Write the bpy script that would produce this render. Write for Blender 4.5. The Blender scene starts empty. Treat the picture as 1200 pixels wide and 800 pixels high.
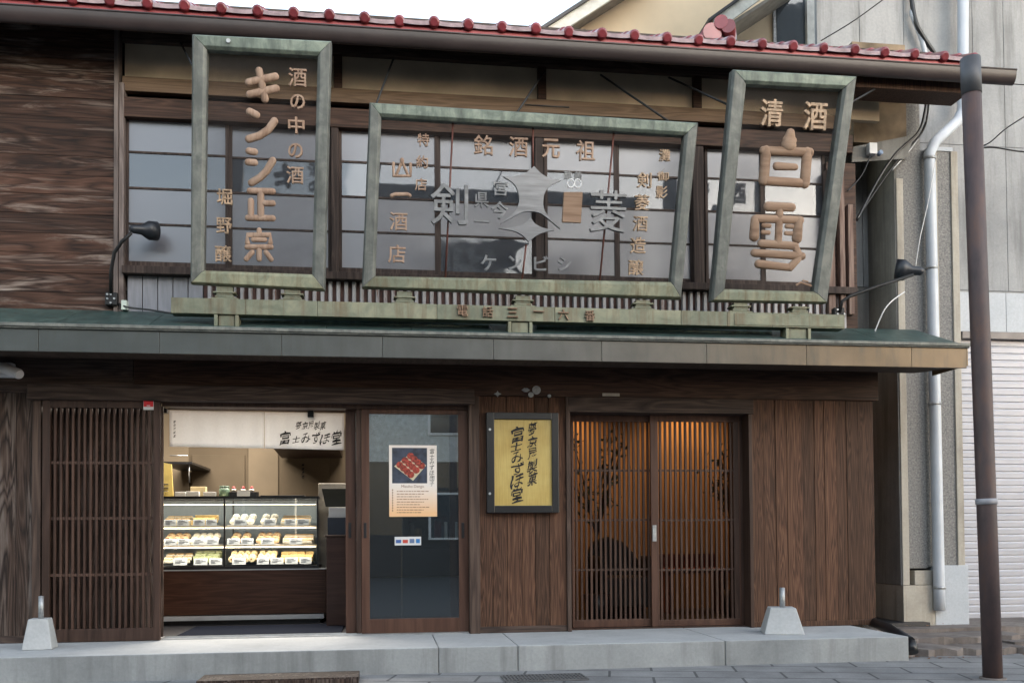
import bpy, bmesh, math, random
from mathutils import Vector, Matrix
random.seed(7)
S = bpy.context.scene
COL = S.collection
R = math.radians
# ------------------------------------------------------------------ camera, sky, sun, exposure
YAW, PITCH, ROLL, F = 0.1350740, 0.0241560, -0.0073013, 1100.0
CAM = Vector((0, -7.9, 1.015))
fw = Vector((math.sin(YAW)*math.cos(PITCH), math.cos(YAW)*math.cos(PITCH), math.sin(PITCH)))
rt = Vector((math.cos(YAW), -math.sin(YAW), 0)); up = rt.cross(fw)
rt, up = rt*math.cos(ROLL)+up*math.sin(ROLL), -rt*math.sin(ROLL)+up*math.cos(ROLL)
cd = bpy.data.cameras.new('camera'); co = bpy.data.objects.new('camera', cd); COL.objects.link(co)
co.matrix_world = Matrix(((rt.x, up.x, -fw.x, CAM.x), (rt.y, up.y, -fw.y, CAM.y), (rt.z, up.z, -fw.z, CAM.z), (0, 0, 0, 1)))
cd.sensor_width = 36; cd.lens = 36*F/1200; cd.shift_y = 200/1200; cd.clip_end = 500
S.camera = co
SUN_EL, SUN_AZ = R(11), (0.50, -0.87)         # hazy low sun over the street, to the right
W = bpy.data.worlds.new('World'); S.world = W; W.use_nodes = True
nt = W.node_tree; bg = nt.nodes['Background']
sk = nt.nodes.new('ShaderNodeTexSky'); sk.sky_type = 'NISHITA'; sk.sun_disc = False
sk.sun_elevation = SUN_EL; sk.sun_rotation = math.atan2(SUN_AZ[0], SUN_AZ[1]); sk.air_density = 1.2; sk.dust_density = 0.8
hs = nt.nodes.new('ShaderNodeHueSaturation'); hs.inputs['Saturation'].default_value = 0.6
nt.links.new(sk.outputs[0], hs.inputs['Color']); nt.links.new(hs.outputs[0], bg.inputs[0]); bg.inputs[1].default_value = 0.15
sl = bpy.data.lights.new('sun', 'SUN'); sl.energy = 0.5; sl.angle = R(64); sl.color = (1, .92, .84)
so = bpy.data.objects.new('sun', sl); COL.objects.link(so)
sv = Vector((SUN_AZ[0]*math.cos(SUN_EL), SUN_AZ[1]*math.cos(SUN_EL), math.sin(SUN_EL)))
so.rotation_euler = sv.to_track_quat('Z', 'Y').to_euler(); so.location = (6, -9, 12)
S.view_settings.view_transform = 'Standard'; S.view_settings.look = 'None'
S.view_settings.exposure = 2.2; S.view_settings.gamma = 1
S.cycles.use_denoising = True; S.cycles.max_bounces = 8; S.cycles.transparent_max_bounces = 16
S.cycles.sample_clamp_indirect = 6; S.cycles.caustics_reflective = False; S.cycles.caustics_refractive = False

# ------------------------------------------------------------------ measuring: a pixel of the photo on the plane Y (metres)
def ray(px, py): return fw + rt*((px-600)/F) - up*((py-600)/F)
def at(px, py, Y=0.0):
    d = ray(px, py); t = (Y-CAM.y)/d.y
    return CAM + d*t
def X(px, py, Y=0.0): return at(px, py, Y).x
def Z(px, py, Y=0.0): return at(px, py, Y).z
def onZ(px, py, z):
    d = ray(px, py); return CAM + d*((z-CAM.z)/d.z)

# ------------------------------------------------------------------ mesh builder
class MB:
    def __init__(s): s.v = []; s.f = []; s.mi = []; s.sm = []
    def add(s, vs, fs, mi=0, sm=False):
        o = len(s.v); s.v += [Vector(q) for q in vs]
        for f in fs: s.f.append([i+o for i in f]); s.mi.append(mi); s.sm.append(sm)
        return s
    def box(s, x0, x1, y0, y1, z0, z1, mi=0):
        if x0 > x1: x0, x1 = x1, x0
        if y0 > y1: y0, y1 = y1, y0
        if z0 > z1: z0, z1 = z1, z0
        return s.add([(x0,y0,z0),(x1,y0,z0),(x1,y1,z0),(x0,y1,z0),(x0,y0,z1),(x1,y0,z1),(x1,y1,z1),(x0,y1,z1)],
              [(0,3,2,1),(4,5,6,7),(0,1,5,4),(1,2,6,5),(2,3,7,6),(3,0,4,7)], mi)
    def hexa(s, a, b, mi=0):     # two matching quads (front a, back b)
        return s.add(list(a)+list(b), [(0,1,2,3),(7,6,5,4),(1,0,4,5),(2,1,5,6),(3,2,6,7),(0,3,7,4)], mi)
    def prism(s, pts, off, mi=0): # polygon and an extrusion vector
        n = len(pts); off = Vector(off); pts = [Vector(p) for p in pts]
        fs = [tuple(range(n)), tuple(range(2*n-1, n-1, -1))]+[((i+1) % n, i, i+n, (i+1) % n+n) for i in range(n)]
        return s.add(pts+[p+off for p in pts], fs, mi)
    def tube(s, pts, r, seg=10, mi=0, cap=True, dome=0.0, flat=None):
        pts = [Vector(p) for p in pts]; rs = list(r) if hasattr(r, '__len__') else [r]*len(pts)
        if dome:
            t0 = (pts[0]-pts[1]).normalized(); t1 = (pts[-1]-pts[-2]).normalized()
            a, b = [], []
            for k in (1, .8, .45):
                a.append((pts[0]+t0*rs[0]*k*dome, rs[0]*math.sqrt(max(0, 1-k*k)) if k < 1 else rs[0]*.12))
                b.append((pts[-1]+t1*rs[-1]*k*dome, rs[-1]*math.sqrt(max(0, 1-k*k)) if k < 1 else rs[-1]*.12))
            b.reverse()
            allp = a+list(zip(pts, rs))+b; pts = [q[0] for q in allp]; rs = [q[1] for q in allp]
        n = len(pts); vs = []; prev = None
        for i, p in enumerate(pts):
            t = (pts[min(i+1, n-1)]-pts[max(i-1, 0)]).normalized()
            if prev is None:
                h = Vector((0, 0, 1)) if abs(t.z) < .9 else Vector((1, 0, 0)); u = t.cross(h).normalized()
            else: u = (prev-t*prev.dot(t)).normalized()
            prev = u; w = t.cross(u)
            for k in range(seg):
                a = 2*math.pi*k/seg; d = u*math.cos(a)+w*math.sin(a)
                if flat: nn, fl = flat; d = d-nn*d.dot(nn)*(1-fl)
                vs.append(p+d*rs[i])
        fs = [(i*seg+k, i*seg+(k+1) % seg, (i+1)*seg+(k+1) % seg, (i+1)*seg+k) for i in range(n-1) for k in range(seg)]
        s.add(vs, fs, mi, True)
        if cap:
            o = len(s.v)-len(vs); s.f += [[o+k for k in range(seg-1, -1, -1)], [o+(n-1)*seg+k for k in range(seg)]]; s.mi += [mi, mi]; s.sm += [False, False]
        return s
    def ball(s, c, rx, ry=None, rz=None, seg=10, rings=6, mi=0):
        ry = ry or rx; rz = rz or rx; c = Vector(c); vs = [c+Vector((0, 0, rz))]
        for i in range(1, rings):
            a = math.pi*i/rings
            vs += [c+Vector((rx*math.sin(a)*math.cos(2*math.pi*k/seg), ry*math.sin(a)*math.sin(2*math.pi*k/seg), rz*math.cos(a))) for k in range(seg)]
        vs.append(c-Vector((0, 0, rz))); fs = [(0, 1+k, 1+(k+1) % seg) for k in range(seg)]
        for i in range(rings-2): fs += [(1+i*seg+k, 1+(i+1)*seg+k, 1+(i+1)*seg+(k+1) % seg, 1+i*seg+(k+1) % seg) for k in range(seg)]
        e = len(vs)-1; o = 1+(rings-2)*seg; fs += [(e, o+(k+1) % seg, o+k) for k in range(seg)]
        return s.add(vs, fs, mi, True)
    def build(s, name, mats, parent=None, bevel=0, recalc=True):
        loc = Vector((0, 0, 0)); q = parent
        while q: loc = loc+q.location; q = q.parent
        me = bpy.data.meshes.new(name); me.from_pydata([v-loc for v in s.v], [], s.f)
        for m in (mats if isinstance(mats, (list, tuple)) else [mats]): me.materials.append(m)
        for p, i, sm in zip(me.polygons, s.mi, s.sm): p.material_index = i; p.use_smooth = sm
        if recalc:
            b = bmesh.new(); b.from_mesh(me); bmesh.ops.recalc_face_normals(b, faces=b.faces); b.to_mesh(me); b.free()
        o = bpy.data.objects.new(name, me); COL.objects.link(o)
        if parent: o.parent = parent
        if bevel:
            md = o.modifiers.new('bevel', 'BEVEL'); md.width = bevel; md.segments = 2; md.limit_method = 'ANGLE'; md.angle_limit = R(40)
        return o
def tag(o, label=None, cat=None, group=None, kind=None):
    if label: o['label'] = label
    if cat: o['category'] = cat
    if group: o['group'] = group
    if kind: o['kind'] = kind
    return o
def thing(name, loc, label, cat, group=None):
    o = bpy.data.objects.new(name, None); COL.objects.link(o); o.location = loc; o.empty_display_size = .1
    o.matrix_world = Matrix.Translation(Vector(loc))
    return tag(o, label, cat, group)
def solo(mb, name, mats, label, cat, group=None, bevel=0):  # a thing that is one mesh, origin at its base
    b = [Vector((min(v[i] for v in mb.v), max(v[i] for v in mb.v), 0)) for i in range(3)]
    loc = Vector(((b[0].x+b[0].y)/2, (b[1].x+b[1].y)/2, b[2].x))
    mb.v = [v-loc for v in mb.v]; o = mb.build(name, mats, None, bevel); o.location = loc
    return tag(o, label, cat, group)

# ------------------------------------------------------------------ materials
MT = {}
def new(name):
    m = bpy.data.materials.new(name); m.use_nodes = True; MT[name] = m
    n = m.node_tree; return m, n, n.nodes['Principled BSDF']
def N(n, t, **kw):
    o = n.nodes.new(t)
    for k, v in kw.items():
        if k in o.inputs.keys() if isinstance(k, str) else False: o.inputs[k].default_value = v
        else: setattr(o, k, v)
    return o
def ramp(n, src, stops):
    r = n.nodes.new('ShaderNodeValToRGB'); e = r.color_ramp.elements
    while len(e) < len(stops): e.new(.5)
    for q, (p, c) in zip(e, stops): q.position = p; q.color = (*c, 1)
    n.links.new(src, r.inputs[0]); return r.outputs[0]
def mixc(n, fac, a, b, mode='MIX'):
    m = n.nodes.new('ShaderNodeMix'); m.data_type = 'RGBA'; m.blend_type = mode
    for i, q in ((0, fac), (6, a), (7, b)):
        if hasattr(q, 'is_output'): n.links.new(q, m.inputs[i])
        else: m.inputs[i].default_value = q if i == 0 else (*q, 1)
    return m.outputs[2]
def math_(n, op, a, b=None):
    m = n.nodes.new('ShaderNodeMath'); m.operation = op
    for i, q in enumerate((a, b)):
        if q is None: continue
        if hasattr(q, 'is_output'): n.links.new(q, m.inputs[i])
        else: m.inputs[i].default_value = q
    return m.outputs[0]
def coords(n, scale=(1, 1, 1), island=0.0):
    tc = n.nodes.new('ShaderNodeTexCoord'); mp = n.nodes.new('ShaderNodeMapping'); mp.inputs['Scale'].default_value = scale
    if island:
        g = n.nodes.new('ShaderNodeNewGeometry'); v = n.nodes.new('ShaderNodeVectorMath'); v.operation = 'MULTIPLY_ADD'
        v.inputs[1].default_value = (1, 1, 1); n.links.new(tc.outputs['Object'], v.inputs[0])
        cx = n.nodes.new('ShaderNodeCombineXYZ')
        for i in range(3): n.links.new(math_(n, 'MULTIPLY', g.outputs['Random Per Island'], island*(1+i*.37)), cx.inputs[i])
        n.links.new(cx.outputs[0], v.inputs[2]); n.links.new(v.outputs[0], mp.inputs[0])
        return mp.outputs[0], g.outputs['Random Per Island']
    n.links.new(tc.outputs['Object'], mp.inputs[0]); return mp.outputs[0], None
def noise(n, vec, scale=5, detail=6, rough=.55, dist=0):
    t = n.nodes.new('ShaderNodeTexNoise'); t.inputs['Scale'].default_value = scale; t.inputs['Detail'].default_value = detail
    t.inputs['Roughness'].default_value = rough; t.inputs['Distortion'].default_value = dist; n.links.new(vec, t.inputs['Vector']); return t.outputs['Fac']
def bump(n, b, h, strength=.3, dist=.01):
    k = n.nodes.new('ShaderNodeBump'); k.inputs['Strength'].default_value = strength; k.inputs['Distance'].default_value = dist
    n.links.new(h, k.inputs['Height']); n.links.new(k.outputs[0], b.inputs['Normal'])
def plain(name, c, rough=.6, metal=0, var=.12, scale=8, bmp=.0, spec=None, stretch=(1, 1, 1)):
    m, n, b = new(name); v, _ = coords(n, stretch); f = noise(n, v, scale)
    lo = tuple(max(0, q*(1-var*1.6)) for q in c); hi = tuple(min(1, q*(1+var*1.6)) for q in c)
    n.links.new(ramp(n, f, [(.3, lo), (.7, hi)]), b.inputs['Base Color'])
    b.inputs['Roughness'].default_value = rough; b.inputs['Metallic'].default_value = metal
    if spec is not None: b.inputs['Specular IOR Level'].default_value = spec
    if bmp: bump(n, b, f, bmp)
    return m
def wood(name, dark, mid, light, axis='Z', rings=26, rough=.7, isl=.5, wear=None, wearamt=.0, bmp=.35, cross=9.0, ringamt=.36):
    m, n, b = new(name); sc = {'Z': (cross, cross, .75), 'X': (.75, cross, cross), 'Y': (cross, .75, cross)}[axis]
    v, isr = coords(n, sc, 7.3)
    big = noise(n, v, .9, 3, .5, .4)
    ringv = math_(n, 'FRACT', math_(n, 'MULTIPLY', big, rings))
    ringv = math_(n, 'PINGPONG', math_(n, 'MULTIPLY', big, rings), 1.0)
    sf = tuple(q*9 if q > 1 else q*2 for q in sc); v2, _ = coords(n, sf, 3.1); fine = noise(n, v2, 1.2, 5, .6)
    g = math_(n, 'ADD', math_(n, 'MULTIPLY', ringv, ringamt), math_(n, 'MULTIPLY', fine, 1.02-ringamt))
    c = ramp(n, g, [(.22, dark), (.52, mid), (.86, light)])
    tone = ramp(n, isr, [(0, (1-isl*.55,)*3), (1, (1+isl*.35, 1+isl*.28, 1+isl*.24))])
    c = mixc(n, 1.0, c, tone, 'MULTIPLY')
    if wear:
        v3, _ = coords(n, tuple(q*.55 if q > 1 else q*.9 for q in sc), 5.7); w = noise(n, v3, 1.0, 7, .7, .8)
        w = math_(n, 'MULTIPLY', ramp(n, w, [(.52-wearamt*.15, (0, 0, 0)), (.72-wearamt*.12, (1, 1, 1))]), ramp(n, g, [(.3, (.0,)*3), (.62, (1,)*3)]))
        c = mixc(n, w, c, wear)
    n.links.new(c, b.inputs['Base Color']); b.inputs['Roughness'].default_value = rough; b.inputs['Specular IOR Level'].default_value = .3
    bump(n, b, g, bmp, .006); return m
def patina(name, base, c2, c3, stain, rough=.55, metal=.25):
    m, n, b = new(name); v, isr = coords(n, (1, 1, 1), 4.0); f = noise(n, v, 6.5, 9, .68, .5)
    c = ramp(n, f, [(.36, base), (.5, c2), (.62, c3)])
    v2, _ = coords(n, (16, 16, 1.1), 2.0); s = noise(n, v2, 1.1, 6, .65)
    c = mixc(n, ramp(n, s, [(.46, (0,)*3), (.68, (.85,)*3)]), c, stain)
    tone = ramp(n, isr, [(0, (.8, .82, .82)), (1, (1.12, 1.1, 1.06))]); c = mixc(n, 1.0, c, tone, 'MULTIPLY')
    n.links.new(c, b.inputs['Base Color']); b.inputs['Roughness'].default_value = rough; b.inputs['Metallic'].default_value = metal
    bump(n, b, f, .15, .006); return m
def emit(name, c, st):
    m, n, b = new(name); b.inputs['Base Color'].default_value = (*c, 1); b.inputs['Emission Color'].default_value = (*c, 1); b.inputs['Emission Strength'].default_value = st; return m
def pane(name, tint, glossfac, rough, transp):  # a window pane: reflection over a see-through or milky body
    m, n, b = new(name); out = n.nodes['Material Output']; n.nodes.remove(b)
    gl = n.nodes.new('ShaderNodeBsdfGlossy'); gl.inputs['Roughness'].default_value = rough; gl.inputs[0].default_value = (.92, .95, 1, 1)
    tr = n.nodes.new('ShaderNodeBsdfTransparent'); tr.inputs[0].default_value = (.9, .93, .93, 1)
    df = n.nodes.new('ShaderNodeBsdfDiffuse'); df.inputs[0].default_value = (*tint, 1)
    m1 = n.nodes.new('ShaderNodeMixShader'); m1.inputs[0].default_value = transp; n.links.new(df.outputs[0], m1.inputs[1]); n.links.new(tr.outputs[0], m1.inputs[2])
    fr = n.nodes.new('ShaderNodeFresnel'); fr.inputs[0].default_value = 1.5
    fac = math_(n, 'MAXIMUM', fr.outputs[0], glossfac)
    m2 = n.nodes.new('ShaderNodeMixShader'); n.links.new(fac, m2.inputs[0]); n.links.new(m1.outputs[0], m2.inputs[1]); n.links.new(gl.outputs[0], m2.inputs[2])
    n.links.new(m2.outputs[0], out.inputs[0])
    if rough > .15:
        v, _ = coords(n); f = noise(n, v, 160, 2); k = n.nodes.new('ShaderNodeBump'); k.inputs['Strength'].default_value = .25; k.inputs['Distance'].default_value = .002
        n.links.new(f, k.inputs['Height']); n.links.new(k.outputs[0], gl.inputs['Normal']); n.links.new(k.outputs[0], df.inputs['Normal'])
    elif rough > .012:   # old glass is never quite flat
        v, _ = coords(n); f = noise(n, v, 2.6, 2); k = n.nodes.new('ShaderNodeBump'); k.inputs['Strength'].default_value = .12; k.inputs['Distance'].default_value = .02
        n.links.new(f, k.inputs['Height']); n.links.new(k.outputs[0], gl.inputs['Normal'])
    return m

clad = wood('cladding_wood', (.026, .0125, .0075), (.076, .0365, .0215), (.145, .077, .048), 'Z', 26, .72, .65, cross=17, ringamt=.40)
cladL = wood('charred_wood', (.011, .007, .006), (.044, .026, .019), (.090, .060, .048), 'Z', 22, .7, .6, (.17, .14, .125), .25, cross=11, ringamt=.46)
board = wood('weathered_board_wood', (.012, .0065, .005), (.052, .025, .016), (.09, .048, .034), 'X', 16, .75, .7, (.30, .25, .22), .06, cross=9, ringamt=.42)
beamw = wood('beam_wood', (.017, .0085, .006), (.052, .0255, .0165), (.098, .053, .035), 'X', 20, .65, .3)
beamg = wood('grey_beam_wood', (.022, .015, .013), (.060, .040, .033), (.12, .085, .07), 'X', 20, .7, .3)
postw = wood('post_wood', (.03, .02, .016), (.075, .048, .038), (.13, .09, .07), 'Z', 12, .65, .3)
frame2 = wood('window_frame_wood', (.02, .013, .011), (.048, .032, .027), (.09, .064, .055), 'Z', 12, .7, .3)
greyw = wood('grey_weathered_wood', (.09, .07, .065), (.17, .14, .13), (.27, .225, .21), 'Z', 14, .8, .4)
pinkw = wood('pale_frame_wood', (.12, .075, .06), (.22, .15, .125), (.33, .25, .21), 'Z', 14, .8, .4)
doorw = wood('door_wood', (.055, .026, .018), (.085, .042, .029), (.115, .06, .042), 'Z', 8, .45, .2, bmp=.1)
doord = wood('dark_door_wood', (.027, .015, .011), (.050, .028, .021), (.074, .044, .034), 'Z', 10, .5, .25, bmp=.15)
slatw = wood('slat_wood', (.035, .019, .014), (.066, .0365, .027), (.096, .057, .043), 'Z', 10, .5, .3, bmp=.1)
casew = wood('walnut_panel_wood', (.035, .014, .009), (.060, .026, .016), (.09, .042, .026), 'X', 18, .35, .2, bmp=.05)
tanw = wood('tan_rail_wood', (.10, .066, .042), (.16, .105, .068), (.22, .15, .10), 'X', 16, .75, .3)
plaster = plain('tan_plaster', (.55, .45, .33), .9, var=.14, scale=2.5, bmp=.1)
glyphw = wood('carved_letter_wood', (.22, .14, .10), (.33, .225, .165), (.40, .29, .225), 'Z', 10, .75, .25, bmp=.1)
glyphd = wood('carved_brown_letter_wood', (.18, .11, .072), (.275, .182, .127), (.34, .24, .175), 'X', 10, .8, .25, bmp=.2, cross=5)
glypho = plain('gilt_letter', (.34, .235, .155), .6, var=.35, scale=30)
silver = plain('weathered_zinc', (.19, .195, .205), .42, .55, .22, 14, .1)
red_brown = plain('red_oxide_iron', (.12, .045, .035), .6, .2, .2, 20)
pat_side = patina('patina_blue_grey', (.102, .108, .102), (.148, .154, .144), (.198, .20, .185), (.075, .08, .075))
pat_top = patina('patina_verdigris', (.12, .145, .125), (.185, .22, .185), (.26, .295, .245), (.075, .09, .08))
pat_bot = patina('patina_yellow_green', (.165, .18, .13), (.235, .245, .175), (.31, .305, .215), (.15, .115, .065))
pat_olive = patina('patina_olive', (.13, .142, .102), (.175, .185, .135), (.225, .225, .16), (.13, .095, .055))
teal = patina('teal_copper_sheet', (.035, .07, .068), (.055, .10, .095), (.085, .135, .125), (.035, .04, .037), .45, .3)
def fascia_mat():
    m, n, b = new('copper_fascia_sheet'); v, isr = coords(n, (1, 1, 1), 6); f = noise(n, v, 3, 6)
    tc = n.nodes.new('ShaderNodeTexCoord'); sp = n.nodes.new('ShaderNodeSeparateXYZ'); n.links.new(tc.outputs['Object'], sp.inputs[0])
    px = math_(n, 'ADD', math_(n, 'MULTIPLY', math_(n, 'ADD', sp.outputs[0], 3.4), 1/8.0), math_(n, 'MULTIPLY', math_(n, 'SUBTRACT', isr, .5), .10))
    c = ramp(n, px, [(.12, (.070, .077, .075)), (.48, (.080, .080, .076)), (.68, (.118, .100, .078)), (.85, (.16, .113, .068))])  # tan to the right: panel colour plus a warm reflection painted in
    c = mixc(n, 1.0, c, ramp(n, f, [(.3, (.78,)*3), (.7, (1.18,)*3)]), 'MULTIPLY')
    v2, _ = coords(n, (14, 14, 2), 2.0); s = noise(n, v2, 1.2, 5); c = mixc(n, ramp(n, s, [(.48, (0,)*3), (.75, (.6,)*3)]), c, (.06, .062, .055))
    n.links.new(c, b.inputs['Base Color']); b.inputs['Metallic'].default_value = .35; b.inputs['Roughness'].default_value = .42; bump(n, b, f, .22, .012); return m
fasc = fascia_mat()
def conc(name, lo, mid, hi, scale=1.2, pits=True, rough=.88, stain=None):
    m, n, b = new(name); v, _ = coords(n); f = noise(n, v, scale, 9, .62); g = noise(n, v, 45, 4, .7)
    c = ramp(n, f, [(.28, lo), (.5, mid), (.75, hi)])
    c = mixc(n, 1.0, c, ramp(n, g, [(.3, (.90,)*3), (.7, (1.06,)*3)]), 'MULTIPLY')
    h = g
    if pits:
        t = n.nodes.new('ShaderNodeTexVoronoi'); t.inputs['Scale'].default_value = 55; n.links.new(v, t.inputs['Vector'])
        p = ramp(n, t.outputs['Distance'], [(.05, (.6,)*3), (.10, (1,)*3)]); c = mixc(n, .5, c, p, 'MULTIPLY')
    if stain:
        v2, _ = coords(n, (7, 7, .6)); s = noise(n, v2, 1.0, 8, .65); c = mixc(n, ramp(n, s, [(.48, (0,)*3), (.72, (.8,)*3)]), c, stain)
    n.links.new(c, b.inputs['Base Color']); b.inputs['Roughness'].default_value = rough; bump(n, b, h, .25, .004); return m
concr = conc('platform_concrete', (.20, .208, .213), (.30, .31, .315), (.39, .40, .405), stain=(.16, .163, .163))
conc_new = conc('smooth_concrete', (.36, .37, .38), (.43, .44, .45), (.49, .50, .51), 3, False)
conc_wall = conc('grey_wall_concrete', (.215, .222, .232), (.295, .302, .312), (.365, .37, .378), 1.1, True, .9, (.11, .112, .114))
conc_dark = conc('dark_wall_concrete', (.12, .12, .115), (.20, .195, .185), (.28, .27, .25), 1.4, False, .9, (.075, .072, .066))  # darker concrete with upright streaks, for the lower wall and side faces
pebble = conc('pebble_dash', (.10, .10, .105), (.20, .196, .19), (.33, .32, .31), 60, True, .95)
cream = conc('cream_painted_render', (.30, .275, .235), (.39, .36, .31), (.47, .44, .385), 2, False, .85, (.16, .13, .10))
apron = conc('stained_apron_concrete', (.10, .085, .078), (.18, .155, .145), (.26, .235, .22), 3, True, .92, (.09, .07, .055))
def brick(name, c1, c2, cm, w, h, mort, rough=.85):
    m, n, b = new(name); tc = n.nodes.new('ShaderNodeTexCoord'); mp = n.nodes.new('ShaderNodeMapping'); mp.inputs['Rotation'].default_value = (0, 0, R(14))
    n.links.new(tc.outputs['Object'], mp.inputs[0])
    t = n.nodes.new('ShaderNodeTexBrick'); t.inputs['Scale'].default_value = 1; t.inputs['Brick Width'].default_value = w; t.inputs['Row Height'].default_value = h
    t.inputs['Mortar Size'].default_value = mort; t.inputs[1].default_value = (*c1, 1); t.inputs[2].default_value = (*c2, 1); t.inputs[3].default_value = (*cm, 1)
    n.links.new(mp.outputs[0], t.inputs['Vector']); v, _ = coords(n); f = noise(n, v, 3, 8, .6); g = noise(n, v, 60, 3)
    c = mixc(n, 1.0, t.outputs['Color'], ramp(n, f, [(.3, (.72,)*3), (.7, (1.22,)*3)]), 'MULTIPLY'); c = mixc(n, 1.0, c, ramp(n, g, [(.3, (.85,)*3), (.7, (1.12,)*3)]), 'MULTIPLY')
    n.links.new(c, b.inputs['Base Color']); b.inputs['Roughness'].default_value = rough; bump(n, b, t.outputs['Fac'], -.4, .01); return m
paving = brick('paving_slab', (.205, .205, .212), (.245, .245, .25), (.075, .075, .08), .62, .30, .010)
asphalt = plain('asphalt', (.052, .053, .056), .9, var=.25, scale=40, bmp=.3)
def tile_mat():
    m, n, b = new('red_glazed_tile'); v, isr = coords(n, (1, 1, 1), 3); f = noise(n, v, 6, 5)
    c = ramp(n, f, [(.3, (.14, .022, .030)), (.7, (.23, .045, .055))]); c = mixc(n, 1.0, c, ramp(n, isr, [(0, (.75,)*3), (1, (1.2, 1.12, 1.12))]), 'MULTIPLY')
    n.links.new(c, b.inputs['Base Color']); b.inputs['Roughness'].default_value = .28; b.inputs['Coat Weight'].default_value = .5; b.inputs['Coat Roughness'].default_value = .12; return m
tile = tile_mat()
redmetal = plain('red_eave_metal', (.30, .05, .055), .4, .1, .12, 5)
gutterm = plain('brown_gutter_plastic', (.036, .026, .026), .38, 0, .15, 3)
def rust_pole():
    m, n, b = new('rusty_painted_steel'); v, _ = coords(n, (1, 1, .35)); f = noise(n, v, 7, 8, .65)
    tc = n.nodes.new('ShaderNodeTexCoord')
    c = ramp(n, f, [(.34, (.048, .033, .036)), (.52, (.078, .052, .052)), (.64, (.105, .06, .05)), (.78, (.17, .085, .058))])
    n.links.new(c, b.inputs['Base Color']); b.inputs['Roughness'].default_value = .62; bump(n, b, f, .2, .004); return m
rust = rust_pole()
def corr_mat():
    m, n, b = new('rusty_galvanised_sheet'); v, _ = coords(n, (1.6, 1.6, .5)); f = noise(n, v, 1.6, 8, .7); v2, _ = coords(n, (34, 34, 1)); g = noise(n, v2, 1, 3)
    k = math_(n, 'ADD', math_(n, 'MULTIPLY', f, .65), math_(n, 'MULTIPLY', g, .35))
    c = ramp(n, k, [(.40, (.42, .42, .44)), (.55, (.34, .325, .33)), (.60, (.17, .10, .08)), (.68, (.085, .042, .035))])
    n.links.new(c, b.inputs['Base Color']); b.inputs['Roughness'].default_value = .6; b.inputs['Metallic'].default_value = .2; return m
corr = corr_mat()
galv = plain('galvanised_steel', (.36, .37, .38), .45, .6, .2, 25)
steel = plain('brushed_steel', (.55, .56, .57), .3, .8, .08, 12)
black = plain('black_plastic', (.012, .012, .014), .35, 0, .1, 8)
iron = plain('black_iron', (.014, .014, .015), .55, .3, .2, 20)
bluegrey = plain('grey_painted_board', (.24, .245, .275), .7, 0, .12, 4, stretch=(8, 8, 1))
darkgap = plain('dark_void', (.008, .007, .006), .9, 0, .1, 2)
soffit = wood('soffit_wood', (.03, .02, .015), (.06, .042, .032), (.10, .072, .056), 'Y', 14, .8, .4)
frost = pane('frosted_glass', (.105, .103, .118), .115, .33, .0)
clear = pane('clear_old_glass', (.085, .098, .118), .075, .05, .35)
shopglass = pane('shop_door_glass', (.03, .036, .036), .20, .0, .86)
caseglass = pane('display_case_glass', (.012, .014, .018), .03, .01, .97)
def screen():
    m, n, b = new('wire_netting'); out = n.nodes['Material Output']
    b.inputs['Base Color'].default_value = (.035, .028, .027, 1); b.inputs['Roughness'].default_value = .8
    tr = n.nodes.new('ShaderNodeBsdfTransparent'); mx = n.nodes.new('ShaderNodeMixShader'); mx.inputs[0].default_value = .70
    tc = n.nodes.new('ShaderNodeTexCoord'); sp = n.nodes.new('ShaderNodeSeparateXYZ'); n.links.new(tc.outputs['Object'], sp.inputs[0])
    a = math_(n, 'LESS_THAN', math_(n, 'FRACT', math_(n, 'MULTIPLY', sp.outputs[0], 125.0)), .12)
    c = math_(n, 'LESS_THAN', math_(n, 'FRACT', math_(n, 'MULTIPLY', sp.outputs[2], 125.0)), .12)
    wv = math_(n, 'MAXIMUM', a, c); n.links.new(math_(n, 'SUBTRACT', 1.0, wv), mx.inputs[0])
    n.links.new(b.outputs[0], mx.inputs[1]); n.links.new(tr.outputs[0], mx.inputs[2]); n.links.new(mx.outputs[0], out.inputs[0]); return m
netting = screen()
cloth = plain('white_linen', (.86, .87, .89), .9, 0, .03, 60)
_n = cloth.node_tree; _t = _n.nodes.new('ShaderNodeBsdfTranslucent'); _t.inputs[0].default_value = (.80, .77, .74, 1); _m = _n.nodes.new('ShaderNodeMixShader'); _m.inputs[0].default_value = .4
_n.links.new(_n.nodes['Principled BSDF'].outputs[0], _m.inputs[1]); _n.links.new(_t.outputs[0], _m.inputs[2]); _n.links.new(_m.outputs[0], _n.nodes['Material Output'].inputs[0])
ink = plain('black_ink', (.012, .012, .014), .7, 0, .1, 8)
khaki = plain('khaki_wall_panel', (.15, .115, .075), .8, 0, .08, 2)
khaki2 = plain('pale_khaki_wall_panel', (.24, .19, .13), .8, 0, .08, 2)
mat_dark = plain('blue_black_mat', (.013, .016, .026), .95, 0, .2, 90, .2, .05)
whitem = plain('white_plastic', (.62, .62, .63), .5, 0, .05, 5)
card = plain('white_card', (.60, .62, .66), .7, 0, .04, 5)
creamp = plain('cream_paper', (.62, .50, .28), .7, 0, .08, 5)
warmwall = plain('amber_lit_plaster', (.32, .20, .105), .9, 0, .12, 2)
beige = plain('beige_siding', (.80, .63, .44), .8, 0, .05, 2)
whitepaint = conc('white_painted_render', (.38, .41, .45), (.43, .46, .50), (.47, .50, .54), 2, False, .7)
shutm = plain('white_shutter_steel', (.37, .385, .44), .45, .15, .05, 3)
pvc = plain('white_pipe_pvc', (.46, .49, .54), .4, 0, .06, 4)
leaf = plain('dark_green_leaf', (.05, .06, .02), .6, 0, .3, 20)

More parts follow.
